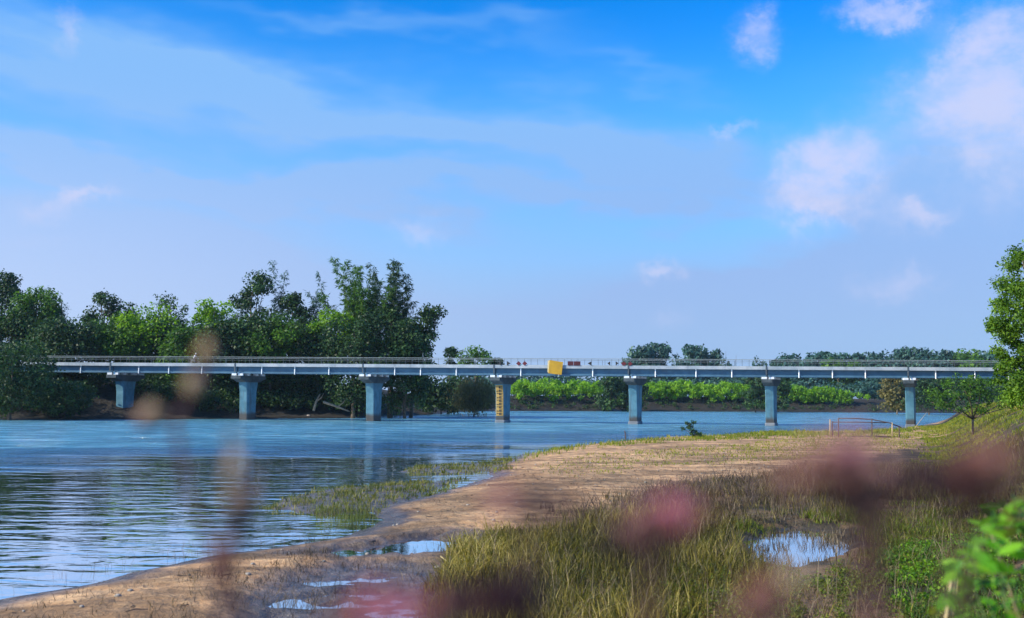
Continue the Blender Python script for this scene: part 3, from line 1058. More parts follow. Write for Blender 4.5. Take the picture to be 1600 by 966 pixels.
def tree(name, label, px, top, bot, width, Y, mat, n=26, count=150, L=.55, W=.32, shape='round', group=None, seed=0, droop=0.2,
         base_px=None, csize=0.17, bark='bark', lean=0.0, depth=None, cat='tree', limbs=7, shell=.45, r=None):
    rng = np.random.default_rng(1000 + seed)
    p = at(px, top, Y)
    bx = p.x if base_px is None else at(base_px, top, Y).x
    zb = zt(bx, Y) - 0.15
    h1 = p.z - zb
    h0 = max(0.3, at(px, bot, Y).z - zb)
    w = width / F * Y
    root = empty(name, (bx, Y, zb), label, cat, group)
    cr = csize * min(w, (h1 - h0) * 1.3)
    cl = crown_clumps(w - cr, h0 + cr * .6, h1 - cr * .5, n, rng, shape, depth)
    off = p.x - bx
    cl[:, 0] += off * (cl[:, 2] / h1) ** 1.2 + lean * (cl[:, 2] - h0)
    v, q, t = leaves(cl, cr * rng.uniform(.7, 1.35, n), int(count * 1.35), L, W, droop, rng, shell=shell)
    trunk_mb(h1 * .82, r or max(.10, .016 * h1), cl, rng, limbs, (off * .7, 0)).build('trunk', M[bark], root, True)
    mesh_obj('crown', v, q, M[mat], root, tone=t)
    return root


def bamboo(label, px, top, width, Y, bot, n_culm, mat='leaf_dark', group=None, seed=0, arch=0.25, dens=1.0, spread_dir=None, sparse=False):
    rng = np.random.default_rng(2000 + seed)
    p = at(px, top, Y)
    zb = zt(p.x, Y) - 0.15
    H = p.z - zb
    w = width / F * Y
    zc = at(px, bot, Y).z - zb
    root = empty('bamboo', (p.x, Y, zb), label, 'bamboo', group)
    V, Tn = [], []
    for i in range(n_culm):
        ang = rng.uniform(0, 2 * math.pi)
        if spread_dir is not None:
            ang = spread_dir + rng.normal() * .4
        h = H * (1.0 if i == 0 else rng.uniform(.66, 1.0))
        bx, by = rng.normal(size=2) * w * .10
        reach = w * .5 * rng.uniform(.10, 1.15)
        pts, rad = [], []
        for t in np.linspace(0, 1, 9):
            bend = reach * t ** 2.2
            dz = -arch * reach * max(0, t - .75) * 3
            pts.append(Vector((bx + math.cos(ang) * bend, by + math.sin(ang) * bend, h * t + dz)))
            rad.append(.075 * (1 - .85 * t))
        MB().tube(pts, rad, 5).build('culm', M['culm'], root, True)
        # sprays of narrow drooping leaves at the nodes
        nodes = int(34 * dens)
        for k in range(nodes):
            t = (zc / H) + (1 - zc / H) * (k + rng.random()) / nodes
            if t >= 1 or t <= 0.05:
                continue
            f = t * 8
            a, b = pts[int(f)], pts[min(int(f) + 1, 8)]
            c = np.array(a.lerp(b, f - int(f)))
            env = (1.0 - .75 * t) if not sparse else (.6 - .35 * t)
            for m in range(2):
                th = rng.uniform(0, 2 * math.pi)
                ln = w * .10 * env * rng.uniform(.5, 1.4) + .45
                tip = c + np.array([math.cos(th) * ln, math.sin(th) * ln, ln * rng.uniform(-.15, .55)])
                nl = 11 if not sparse else 7
                s = rng.random((nl, 1)) ** .7
                base = c + (tip - c) * s + rng.normal(size=(nl, 3)) * .10
                dr = (tip - c) / (np.linalg.norm(tip - c) + 1e-9) * .6 + rng.normal(size=(nl, 3)) * .45 + np.array([0, 0, -.55])
                dr /= np.linalg.norm(dr, axis=1)[:, None]
                sd = np.cross(dr, rng.normal(size=(nl, 3)))
                sd /= np.linalg.norm(sd, axis=1)[:, None] + 1e-9
                l = rng.uniform(.55, 1.05, (nl, 1))
                wd = .075
                V.append(np.stack([base, base + dr * l * .4 + sd * wd, base + dr * l, base + dr * l * .4 - sd * wd], 1).reshape(-1, 3))
                Tn.append(np.repeat(np.clip(.45 + rng.normal(size=nl) * .22, 0, 1), 4))
    v = np.concatenate(V)
    mesh_obj('foliage', v, np.arange(len(v)).reshape(-1, 4), M[mat], root, tone=np.concatenate(Tn))
    return root


# ------------------------------------------------------------------ the wood on the left bank
GW = 'trees in the wood behind the left end of the bridge'
tree('broadleaf_tree', 'tall dark tree at the left edge, its top the highest there', 8, 412, 520, 76, 205, 'leaf_dark', 24, 130, seed=1, group=GW, csize=.2)
tree('broadleaf_tree', 'round green crown beside the tall dark tree at the left edge', 55, 440, 545, 92, 188, 'leaf_mid', 34, 150, seed=2, group=GW)
tree('casuarina_tree', 'pale feathery thin tree right of the round green crown', 98, 440, 530, 34, 210, 'leaf_blue', 18, 55, L=.5, W=.16, shape='cone', seed=3, group=GW, csize=.3)
tree('broadleaf_tree', 'dark loose crown standing alone left of the bright green canopy', 166, 448, 530, 64, 202, 'leaf_dark', 20, 110, seed=4, group=GW, csize=.2)
tree('broadleaf_tree', 'small pointed dark crown right beside the loose dark one', 206, 462, 535, 40, 206, 'leaf_dark', 13, 100, seed=5, group=GW, shape='cone', csize=.26)
tree('broadleaf_tree', 'broad bright green crown above the left bridge spans', 232, 474, 565, 120, 186, 'leaf_bright', 38, 150, seed=6, group=GW)
tree('flat_topped_tree', 'sparse tree with flat layered twigs above the bright crown', 268, 455, 520, 52, 208, 'leaf_dark', 12, 50, L=.5, W=.3, shape='flat', seed=7, group=GW, csize=.2, shell=.2)
tree('broadleaf_tree', 'bright green crown just left of the tall dark leafy tree', 336, 455, 560, 70, 188, 'leaf_bright', 26, 130, seed=8, group=GW, csize=.2)
tree('broadleaf_tree', 'tall dark leafy tree with a loose top in the wood middle', 396, 420, 555, 80, 198, 'leaf_dark', 32, 120, seed=9, group=GW, csize=.17)
bamboo('thin lone bamboo stem with a hooked tip behind the dark leafy tree', 440, 403, 30, 200, 500, 3, 'leaf_blue', GW, seed=1, dens=.8, sparse=True)
tree('broadleaf_tree', 'medium dark crown under the hooked lone bamboo', 458, 448, 550, 62, 196, 'leaf_dark', 24, 120, seed=10, group=GW, csize=.19)
tree('broadleaf_tree', 'wide mid green mounded tree below the tall dark leafy tree', 425, 488, 585, 150, 184, 'leaf_mid', 44, 150, seed=11, group=GW, csize=.14)
bamboo('thin bamboo stem arching left before the big bamboo clump', 512, 420, 44, 198, 515, 4, 'leaf_blue', GW, seed=2, dens=.7, spread_dir=math.pi, sparse=True)
tree('broadleaf_tree', 'bright green low crown at the foot of the big bamboo clump', 520, 482, 570, 86, 187, 'leaf_bright', 28, 130, seed=12, group=GW, csize=.18)
bamboo('big feathery bamboo clump, the tallest plant in the wood', 566, 396, 104, 192, 520, 20, 'leaf_mid', GW, seed=3, dens=1.1)
bamboo('dark narrow bamboo clump at the right side of the wood', 624, 406, 66, 190, 530, 13, 'leaf_dark', GW, seed=4, dens=1.1)
tree('broadleaf_tree', 'dense dark tree under the narrow bamboo clump', 612, 472, 590, 112, 186, 'leaf_dark', 42, 150, seed=13, group=GW, csize=.16)
tree('broadleaf_tree', 'loose dark tree leaning out right at the end of the wood', 664, 478, 580, 56, 188, 'leaf_dark', 22, 90, seed=14, group=GW, base_px=645, csize=.2, lean=.10, shape='vase')
tree('broadleaf_tree', 'bushy green tree in front of the bridge end at the left edge', 22, 522, 652, 128, 149, 'leaf_dark', 50, 150, seed=15, csize=.15, L=.42, W=.26)  # dark leaf colour carries the shadow lying on this tree
tree('broadleaf_tree', 'low dark bush tree on the bank just left of the first pier', 100, 592, 655, 100, 156, 'leaf_dark', 36, 130, seed=16, csize=.15, L=.42, W=.26)
edge = [(-70, 440, 130, 'leaf_mid', 'broad mid green tree left of the tall dark tree on the bank'), (-170, 470, 130, 'leaf_dark', 'dark tree on the bank between two broad mid green trees'), (-270, 450, 140, 'leaf_mid', 'last mid green tree on the bank, farthest left of all')]
low = [(110, 492, 130, 'leaf_dark', 'dark low tree filling the wood below the feathery thin tree'), (185, 488, 120, 'leaf_mid', 'low mid green tree below the loose dark crown at left'),
       (270, 492, 130, 'leaf_dark', 'dark low tree under the broad bright crown'), (345, 494, 120, 'leaf_dark', 'dark low tree under the bright crown left of the tall tree'),
       (400, 490, 110, 'leaf_dark', 'dark low tree in the wood over the second bridge pier'), (480, 492, 130, 'leaf_dark', 'dark low tree right of the wide mounded tree'),
       (555, 486, 120, 'leaf_dark', 'dark low tree beneath the big feathery bamboo'), (635, 500, 90, 'leaf_dark', 'dark low tree at the right foot of the wood'),
       (40, 480, 120, 'leaf_dark', 'dark low tree behind the bushy tree at the left edge'), (300, 505, 100, 'leaf_mid', 'low mid green tree between the two bright crowns')]
for i, (px, top, w, mt, lab) in enumerate(edge):
    tree('broadleaf_tree', lab, px, top, 640, w, 186, mt, 40, 120, seed=80 + i, group=GW)
for i, (px, top, w, mt, lab) in enumerate(low):
    tree('understorey_tree', lab, px, top, 652, w, 180 + (i % 3) * 3, mt, 62, 130, seed=30 + i, group='low trees filling the wood', csize=.17, depth=7)
tree('broadleaf_tree', 'small pale tree beyond the bridge right of the wood', 702, 540, 585, 34, 262, 'leaf_dark', 14, 60, seed=17, csize=.22, L=.7, W=.4)
tree('broadleaf_tree', 'small round green tree beyond the bridge near the third pier', 743, 539, 590, 52, 258, 'leaf_mid', 20, 80, seed=18, csize=.2, L=.7, W=.4)
tree('broadleaf_tree', 'smallest dark tree beyond the bridge above the third pier', 776, 552, 590, 26, 262, 'leaf_dark', 10, 60, seed=19, csize=.25, L=.7, W=.4)
tree('willow_bush', 'olive brown rounded bush on the bank left of the third pier', 742, 588, 648, 76, 205, 'leaf_olive', 34, 170, L=.7, W=.12, droop=.9, seed=20, cat='bush', csize=.22, limbs=5)
for i, (px, top, w, Y, mt, lab) in enumerate([
        (955, 584, 42, 300, 'leaf_dark', 'dark tree on the far bank left of the fourth pier'), (992, 586, 44, 302, 'leaf_dark', 'dark tree on the far bank behind the fourth pier'),
        (1180, 586, 36, 302, 'leaf_dark', 'dark tree on the far bank left of the fifth pier'), (1212, 584, 40, 300, 'leaf_dark', 'dark tree on the far bank behind the fifth pier'),
        (1400, 584, 46, 292, 'leaf_olive', 'dull olive tree on the far bank left of the sixth pier'),
        (1450, 582, 80, 285, 'leaf_dark', 'dark tree on the far bank right of the sixth pier'), (690, 584, 80, 225, 'leaf_dark', 'dark tree on the bank left of the olive brown bush'),
        (1525, 580, 80, 280, 'leaf_dark', 'dark tree on the far bank near the right tree')]):
    tree('bank_tree', lab, px, top, 645, w, Y, mt, 40, 70, seed=50 + i, group='dark trees along the far bank', csize=.2, L=.9, W=.4, shape='box', shell=.1, depth=6)

# far tree line: a few shapes, copied
FARG = 'trees of the far tree line'


def far_tree(px, top, w, Y, proto, label, bot=600):
    p = at(px, top, Y)
    zb = zt(p.x, Y) - 0.2
    sx, sz = 1.35 * w / F * Y / 10.0, (p.z - zb) / 10.0
    r = empty('far_tree', (p.x, Y, zb), label, 'tree', FARG, rz=random.uniform(0, 6.28))
    r.scale = (sx, sx, sz)
    for nm, me in proto:
        c = bpy.data.objects.new(nm, me)
        COL.objects.link(c)
        c.parent = r
    return r


def far_proto(shape, seed, mat, n=30, count=110, csize=1.8, h0=1.5):
    rng = np.random.default_rng(seed)
    cl = crown_clumps(8.2, h0, 9.4, n, rng, shape)
    v, q, t = leaves(cl, csize * rng.uniform(.6, 1.2, n), count, .85, .5, .2, rng)
    a = bpy.data.meshes.new('crown')
    fill_mesh(a, v, q)
    at_ = a.attributes.new('tone', 'FLOAT', 'POINT')
    at_.data.foreach_set('value', t.astype(np.float32))
    a.materials.append(M[mat])
    o = trunk_mb(8.5, .22, cl, rng, 5).build('trunk', M['bark'])
    b = o.data
    bpy.data.objects.remove(o)
    return [('crown', a), ('trunk', b)]


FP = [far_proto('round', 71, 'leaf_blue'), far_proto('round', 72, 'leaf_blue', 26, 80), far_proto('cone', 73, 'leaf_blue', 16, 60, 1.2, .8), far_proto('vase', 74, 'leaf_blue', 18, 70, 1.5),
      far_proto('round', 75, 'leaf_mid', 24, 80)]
fars = [(1000, 545, 42, 400, 0, 'broad bluish tree just right of the fourth pier, first of the far group'), (1032, 542, 34, 405, 3, 'loose bluish tree second in the far group past the fourth pier'),
        (1050, 538, 18, 408, 2, 'narrow pointed tree in the middle of the far group past the fourth pier'), (1088, 545, 36, 400, 3, 'spreading bluish tree in the far group right of the narrow pointed one'),
        (1112, 550, 32, 402, 0, 'low round bluish tree in the far group left of the tall slim one'), (1134, 540, 16, 405, 2, 'tall slim bluish tree near the right end of the far group'),
        (1150, 546, 16, 405, 2, 'shorter slim bluish tree ending the far group on the right'), (1183, 560, 24, 420, 1, 'small lone far tree just left of the fifth pier'),
        (1068, 556, 40, 396, 1, 'low wide bluish tree filling the far group centre'), (1010, 560, 46, 396, 1, 'low wide bluish tree at the left foot of the far group'), (1130, 560, 40, 396, 1, 'low wide bluish tree at the right foot of the far group')]
rt = [(1232, 558, 40), (1262, 555, 44), (1294, 556, 46), (1328, 557, 44), (1360, 556, 42), (1388, 551, 36), (1412, 548, 34), (1436, 549, 44), (1470, 552, 38), (1487, 548, 20), (1508, 552, 50), (1545, 556, 46), (1578, 556, 44),
      (1248, 566, 50), (1310, 566, 50), (1375, 564, 50), (1450, 562, 54), (1530, 564, 54), (1620, 556, 60)]
rl = ['leftmost round crown of the right far tree line', 'second round crown from the left in the right far tree line', 'flat rounded crown of the far tree line left of the middle',
      'flat rounded crown of the far tree line at its low middle', 'round crown of the far tree line left of the sixth pier rise', 'tall round crown starting the high part over the sixth pier',
      'highest round crown of the far tree line near the sixth pier', 'wide round crown right above the sixth pier', 'round crown between the wide one and the slim tree at right', 'slim far tree sticking up in the right tree line',
      'broad round crown right of the slim far tree', 'low round crown near the big right tree', 'low crown half behind the big right tree',
      'lower front crown at the left of the right far tree line', 'lower front crown under the flat rounded crowns', 'lower front crown left of the sixth pier', 'lower front crown under the wide crown over the sixth pier',
      'lower front crown near the big right tree', 'far crown hidden behind the big right tree at the edge']
for px, top, w, Y, k, lab in fars:
    far_tree(px, top - 4, w * 1.15, Y, FP[k], lab)
for (px, top, w), lab in zip(rt, rl):
    far_tree(px, top - 5, w * 1.15, 430 if top < 560 else 415, FP[2 if w < 22 else random.choice((0, 1, 1, 4, 3))], lab)


def mass(name, label, spots, size, mat, count, L, W, droop=.2, seed=0):
    """ground cover nobody could count: clumps of leaves on the ground, one object"""
    rng = np.random.default_rng(3000 + seed)
    C = np.array(spots)
    v, q, t = leaves(C, size * rng.uniform(.6, 1.3, len(C)), count, L, W, droop, rng)
    return tag(mesh_obj(name, v, q, M[mat], tone=t), label, kind='stuff')


def band(px0, px1, y0, y1, n, rng, d0, d1, lift):
    out = []
    while len(out) < n:
        px = rng.uniform(px0, px1)
        Y = rng.uniform(y0, y1)
        x = at(px, 600, Y).x
        d = float(sdf(FAR, np.array([x]), np.array([Y]))[0])
        if d0 < d < d1:
            out.append((x, Y, zt(x, Y) + lift * rng.uniform(.25, .62 + .62 * float(fbm(np.array([x * .22]), np.array([Y * .1]), 3)[0]))))
    return out


rg = np.random.default_rng(8)
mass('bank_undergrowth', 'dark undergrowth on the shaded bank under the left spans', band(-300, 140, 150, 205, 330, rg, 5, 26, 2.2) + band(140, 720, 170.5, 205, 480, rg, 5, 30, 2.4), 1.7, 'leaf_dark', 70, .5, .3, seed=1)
mass('crop_field', 'bright green crop rows on the far bank under the bridge spans',
     band(796, 942, 292, 330, 300, rg, 7, 30, 4.4) + band(1003, 1172, 292, 330, 330, rg, 7, 30, 4.4) + band(1222, 1385, 270, 330, 280, rg, 7, 30, 4.2), 1.1, 'leaf_crop', 46, .95, .34, droop=-.5, seed=2)
mass('bank_scrub', 'dull scrub along the foot of the far earth bank', band(690, 1560, 250, 330, 260, rg, 3, 9, .5), .9, 'leaf_dark', 30, .5, .25, seed=3)
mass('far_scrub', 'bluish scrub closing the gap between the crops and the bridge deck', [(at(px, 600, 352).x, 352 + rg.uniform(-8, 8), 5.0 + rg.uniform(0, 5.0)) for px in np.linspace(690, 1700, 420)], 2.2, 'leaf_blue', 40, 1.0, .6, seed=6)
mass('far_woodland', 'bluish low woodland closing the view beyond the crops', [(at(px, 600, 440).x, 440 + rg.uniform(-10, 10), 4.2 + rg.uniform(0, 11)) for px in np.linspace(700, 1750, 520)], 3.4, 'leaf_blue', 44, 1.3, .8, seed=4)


# ------------------------------------------------------------------ near trees on the right
def near_trees():
    b = hit(1520, 681)
    rng = np.random.default_rng(90)
    root = empty('spreading_tree', b, 'small low spreading tree with a forked trunk on the right bank', 'tree')
    k = b.y / F
    up = lambda px, py: Vector(at(px, py, b.y)) - b
    mb = MB()
    fork = up(1520, 655)
    mb.tube([Vector((0, 0, -.2)), up(1520, 672), fork], [.11, .085, .075], 8)
    arms = [[fork, up(1503, 645), up(1482, 636), up(1465, 628)], [fork, up(1515, 640), up(1505, 620), up(1492, 605)], [fork, up(1522, 638), up(1524, 615), up(1528, 600)],
            [fork, up(1535, 645), up(1552, 632), up(1572, 615)], [fork, up(1530, 648), up(1555, 640), up(1585, 630)]]
    cl = []
    for a in arms:
        for dy in (-.5, .5):
            pts = [Vector(p) + Vector((0, dy * i * .45 * (k * 40), 0)) for i, p in enumerate(a)]
            mb.tube(pts, [.055, .042, .03, .014], 6)
            for p in pts[1:]:
                cl.append(p + Vector((0, 0, .25)))
    mb.build('trunk', M['bark'], root, True)
    for px, py in [(1455, 628), (1462, 612), (1475, 622), (1480, 606), (1490, 598), (1500, 612), (1510, 594), (1520, 608), (1530, 596), (1540, 612), (1550, 598), (1560, 612), (1570, 600), (1580, 618), (1592, 606), (1470, 634),
                   (1485, 615), (1515, 618), (1545, 622), (1598, 622), (1605, 610)]:
        for _ in range(3):
            q = up(px + rng.normal() * 5, py + rng.normal() * 4)
            q.y += rng.uniform(-1.9, 1.9)
            cl.append(q)
    v, q, t = leaves([tuple(c) for c in cl], rng.uniform(.28, .5, len(cl)), 60, .17, .085, .2, rng, shell=.2)
    mesh_obj('crown', v, q, M['leaf_mid'], root, tone=t)
    # big tree at the right edge
    Y = 44.0
    bx = at(1640, 600, Y).x
    zb = zt(bx, Y)
    root = empty('edge_tree', (bx, Y, zb), 'large leafy green tree cut off by the right edge', 'tree')
    up = lambda px, py, dy=0: np.array(at(px, py, Y)) - np.array([bx, Y - dy, zb])
    rng = np.random.default_rng(91)
    cl = []
    left = [(390, 1606), (420, 1588), (450, 1580), (480, 1570), (505, 1562), (530, 1574), (560, 1578), (590, 1574), (615, 1582), (640, 1595)]
    ys = np.array([a for a, _ in left], float)
    xs = np.array([x for _, x in left], float)
    for i in range(330):
        py = rng.uniform(360, 640)
        e = np.interp(py, ys, xs, left=1610) + 10
        px = rng.uniform(e, 1730) if rng.random() < .5 else e + rng.exponential(25)
        cl.append(up(px, py, rng.uniform(-2.2, 2.2)))
    for (px, py) in [(1549, 512), (1556, 508), (1564, 505), (1572, 440), (1580, 452), (1585, 412), (1593, 400), (1567, 470), (1560, 488)]:
        cl.append(up(px, py, rng.uniform(-.5, .5)))
    v, q, t = leaves(cl, rng.uniform(.25, .55, len(cl)), 150, .155, .075, .25, rng, shell=.15)
    mesh_obj('crown', v, q, M['leaf_lit'], root, tone=t)
    h = 9.0
    trunk_mb(h, .22, np.array(cl), rng, 26).build('trunk', M['bark'], root, True)


near_trees()


# ------------------------------------------------------------------ small things on the bar
def pole_frame():
    b = hit(1350, 683)
    Y = b.y
    root = empty('pole_frame', b, 'low rickety frame of dark poles standing on the sand bar by the water', 'frame')
    up = lambda px, py, dy=0: Vector(at(px, py, Y)) + Vector((0, dy, 0)) - b

    def pole(nm, pts, r, m='wood'):
        MB().tube(pts, r, 6).build(nm, M[m], root, True)
    pole('pole', [up(1311, 654), up(1340, 654), up(1365, 656), up(1390, 661), up(1408, 668)], .055)
    pole('pole', [up(1302, 660, .5), up(1340, 660, .5), up(1388, 661, .5)], .05)
    pole('pole', [up(1330, 683, .2), up(1370, 682, .2), up(1400, 684, .2)], .08)
    g = lambda px, dy: Vector((at(px, 680, Y).x - b.x, dy, zt(at(px, 680, Y).x, Y + dy) - b.z - .2))
    for px, py, dy, m in ((1297, 657, 0, 'wood_pale'), (1303, 660, .5, 'wood'), (1310, 655, 0, 'wood'), (1364, 656, .3, 'wood'), (1394, 662, 0, 'wood_pale'), (1405, 667, 0, 'wood')):
        t = up(px, py, dy)
        pole('post', [g(px, dy), t + Vector((0, 0, .1))], .06, m)


pole_frame()


def small_things():
    # leafy shrub at the water's edge
    b = hit(1086, 684)
    root = empty('shrub', b, 'small dark leafy shrub at the water edge of the sand bar', 'shrub')
    rng = np.random.default_rng(95)
    Y = b.y
    up = lambda px, py: np.array(at(px, py, Y)) - np.array(b)
    cl = [up(x, y) + np.array([0, rng.uniform(-.3, .3), 0]) for x, y in ((1073, 661), (1084, 660), (1076, 668), (1082, 672), (1088, 675), (1080, 677), (1092, 678), (1068, 670), (1088, 680), (1083, 681), (1095, 682), (1077, 664))]
    v, q, t = leaves(cl, rng.uniform(.16, .34, len(cl)), 60, .22, .10, .1, rng, shell=.1)
    mesh_obj('leaves', v, q, M['leaf_dark'], root, tone=t)
    mb = MB()
    for c in cl[:8]:
        c = Vector(c)
        mb.tube([Vector((0, 0, -.1)), c * .5 + Vector((0, 0, .1)), c], [.03, .022, .01], 5)
    mb.build('stem', M['bark'], root, True)
    # stake near the fourth pier's reflection
    b = on_plane(977, 689, 0.05)
    r = empty('stake', b, 'short dark stake in the shallows below the fourth pier', 'stake')
    MB().tube([(0, 0, -.4), (.03, 0, .4), (-.06, 0, .95)], [.06, .055, .04], 6).build('shaft', M['wood'], r, True)
    MB().tube([(-.03, 0, .85), (.12, 0, .7), (.2, 0, .55)], [.02, .02, .012], 5).build('twig', M['wood'], r, True)
    b = on_plane(1447, 672, .2)
    b.z = zt(b.x, b.y)
    r = empty('stake', b, 'thin leaning pale cane beside the sixth pier foot', 'stake')
    q = at(1421, 650, b.y)
    MB().tube([(-1.6, 0, -.1), (-.8, 0, 1.0), (.2, 0, 2.2)], [.03, .03, .015], 6).build('shaft', M['wood_pale'], r, True)
    MB().tube([(-.8, 0, 1.0), (-.55, .1, 1.15)], [.02, .01], 5).build('twig', M['wood_pale'], r, True)
    # dry bent stalk before the bright grass clump
    b = hit(705, 884)
    r = empty('dry_stalk', b, 'bent pale dry stalk lying before the yellow grass clump', 'stalk')
    Y = b.y
    up = lambda px, py: Vector(at(px, py, Y)) - b
    MB().tube([up(705, 884), up(718, 876), up(731, 872), up(737, 866), up(733, 860), up(731, 856)], [.012, .016, .02, .024, .022, .012], 6).build('stalk', M['straw'], r, True)
    MB().tube([up(688, 869), up(702, 880), up(716, 884)], [.008, .012, .01], 6).build('twig', M['straw'], r, True)
    # driftwood under the bridge
    for i, (pts, lab) in enumerate([
            ([(490, 642), (494, 628), (500, 616)], 'grey snag standing on the bank between second and third pier'),
            ([(505, 628), (528, 636), (546, 643)], 'fallen grey trunk on the bank slope between second and third pier')]):
        Y = 166.0
        b = at(*pts[0], Y)
        b.z = zt(b.x, Y)
        r = empty('driftwood', b, lab, 'driftwood')
        w = [Vector(at(x, y, Y)) - b for x, y in pts]
        MB().tube(w, [.22, .18, .10], 7).build('log', M['bark_pale'], r, True)
        MB().tube([w[1], w[1] + Vector((.9, -.3, .7)), w[1] + Vector((1.3, -.5, 1.4))], [.10, .07, .03], 6).build('branch', M['bark_pale'], r, True)
    for px, py, s, lab in ((482, 651, .35, 'pale stone at the water line between the second and third pier'), (585, 651, .8, 'dark low rock at the foot of the third pier from the left'), (554, 652.5, .3, 'small stone at the water line left of the third pier'),
                           (683, 887, .06, 'small white pebble beside the marsh grass')):
        b = hit(px, py)
        rng = np.random.default_rng(int(px))
        rings = []
        for z, r in ((-.3, .7), (0, 1), (.35, .85), (.6, .35)):
            rings.append([(s * r * (1 + .25 * rng.random()) * math.cos(a), s * r * (.8 + .3 * rng.random()) * math.sin(a), s * z) for a in np.linspace(0, 2 * math.pi, 9)[:-1]])
        o = MB().prism(rings).build('stone', M['stone'], None)
        o.location = b
        tag(o, lab, 'stone')


small_things()


# ------------------------------------------------------------------ grasses
def blades(P, H, Wd, lean, tone, rng):
    """tapered three-part blades; returns verts, faces, tone"""
    n = len(P)
    th = rng.uniform(0, 2 * math.pi, n)
    dirx, diry = np.cos(th), np.sin(th)
    ph = rng.uniform(0, 2 * math.pi, n)
    sx, sy = np.cos(ph) * Wd * .5, np.sin(ph) * Wd * .5
    l = lean * H
    z0 = np.zeros(n)
    S = np.stack([sx, sy, z0], -1)
    Dv = np.stack([dirx, diry, z0], -1)
    up = np.array([0, 0, 1.0])
    a = P
    b = P + Dv * (l * .35)[:, None] + up * (H * .55)[:, None]
    c = P + Dv * l[:, None] + up * (H * np.sqrt(np.clip(1 - lean ** 2 * .5, .2, 1)))[:, None]
    v = np.stack([a - S, a + S, b - S * .75, b + S * .75, c], 1).reshape(-1, 3)
    i = np.arange(n)[:, None] * 5
    quad = i + np.array([0, 1, 3, 2])
    tri = i + np.array([2, 3, 4])
    return v, [quad, tri], np.repeat(np.clip(tone, 0, 1), 5)


def sample_px(poly_px, n, rng, z=.25, clump=0.0, keep=None):
    """points on the ground, evenly over the ground area, inside an outline given on the photo"""
    poly = world_poly(poly_px, z) if z is not None else np.array(poly_px, float)
    lo, hi = poly.min(0), poly.max(0)
    area = 0.5 * abs(np.dot(poly[:, 0], np.roll(poly[:, 1], 1)) - np.dot(poly[:, 1], np.roll(poly[:, 0], 1)))
    k = int(n * np.prod(hi - lo) / area * 1.6) + 50
    x, y = rng.uniform(lo[0], hi[0], k), rng.uniform(lo[1], hi[1], k)
    # density thins out with distance, where blades merge
    ok = sdf(poly, x, y) + (fbm(x * .8, y * .8, 3) - .5) * 3.4 > 0
    if clump:
        ok &= .6 * fbm(x * clump, y * clump, 3) + .4 * fbm(x * clump * 4 + 7, y * clump * 4, 2) > rng.uniform(.40, .60, k)
    if keep is not None:
        ok &= keep(x, y)
    x, y = x[ok][:n], y[ok][:n]
    return np.stack([x, y, terrain(x, y)], -1)


def grass(name, label, poly_px, n, h, w, mat, seed, lean=.35, clump=0.0, tone=.5, z=.25, keep=None, tilt=.5, spread=.2):
    rng = np.random.default_rng(4000 + seed)
    P = sample_px(poly_px, n, rng, z, clump, keep)
    m = len(P)
    big = fbm(P[:, 0] * .45 + 5, P[:, 1] * .45, 3)
    H = h * (0.35 + .75 * rng.random(m) + .5 * rng.random(m) ** 6) * (.55 + .9 * big)
    W = w * (.6 + .8 * rng.random(m)) * np.clip(P[:, 1] / 30, .8, 4)
    T = tone + (big - .5) * 1.1 + rng.normal(size=m) * spread
    P[:, 2] -= .02
    v, f, t = blades(P, H, W, np.clip(lean * (.25 + 1.0 * rng.random(m) + 1.2 * rng.random(m) ** 5), 0, 1.15), T, rng)
    return tag(mesh_obj(name, v, f, M[mat], tone=t), label, kind='stuff')


def no_pool(x, y):
    k = np.ones(x.shape, bool)
    rr = np.random.default_rng(1)
    for p, m in ((POOL_A, -.1), (POOL_C, -.15)):
        for dy in (0, .9, 1.8):
            k &= sdf(p, x, y + dy) < m + .15 * dy + rr.normal(size=x.shape) * .3
    return k


MARSH_FRONT = [(655, 1000), (668, 905), (700, 870), (745, 845), (850, 830), (980, 815), (1100, 812), (1220, 806), (1400, 800), (1640, 800), (1640, 1000)]
MARSH_BACK = [(820, 830), (900, 798), (1000, 776), (1120, 750), (1210, 742), (1330, 728), (1470, 735), (1640, 745), (1640, 810), (1400, 806), (1220, 812), (1000, 822)]
FRONT_L = [(655, 1000), (668, 905), (700, 870), (745, 845), (850, 830), (980, 815), (1100, 812), (1180, 830), (1200, 900), (1230, 1000)]
grass('marsh_grass', 'yellow green marsh grass filling the lower middle of the view', FRONT_L, 12000, .46, .024, 'grass_green', 1, .50, .75, .36, keep=no_pool, spread=.3)
grass('marsh_grass', 'yellow green marsh grass round the pool in the lower right of the view', MARSH_FRONT, 15000, .30, .021, 'grass_green', 21, .55, .8, .34, keep=no_pool, spread=.3)
grass('marsh_dry_grass', 'dry brown stems mixed through the front marsh', MARSH_FRONT, 9000, .48, .013, 'grass_dry', 2, .7, .7, .5, keep=no_pool, spread=.3)
grass('dry_sedge', 'grey brown dry sedge band between sand and marsh', MARSH_BACK, 26000, .46, .014, 'grass_dry', 3, .45, .75, .34, spread=.3)
grass('sedge_green', 'olive sedge growing through the dry band', MARSH_BACK, 9000, .42, .014, 'grass_green', 4, .5, .9, .28, spread=.3)
grass('tussock_grass', 'bright yellow green tussock beside the long pool', [(690, 900), (700, 862), (735, 838), (790, 832), (850, 836), (868, 870), (800, 900), (730, 915)], 3600, .50, .024, 'grass_green', 5, .8, .7, .74, spread=.3)
grass('short_turf', 'short bright turf around the marsh pool', [(1150, 850), (1180, 818), (1250, 806), (1360, 800), (1500, 800), (1500, 850), (1360, 880), (1340, 830), (1250, 815), (1170, 850)], 12000, .26, .018, 'grass_bright', 6, .6, .8, .36, keep=no_pool, spread=.3)
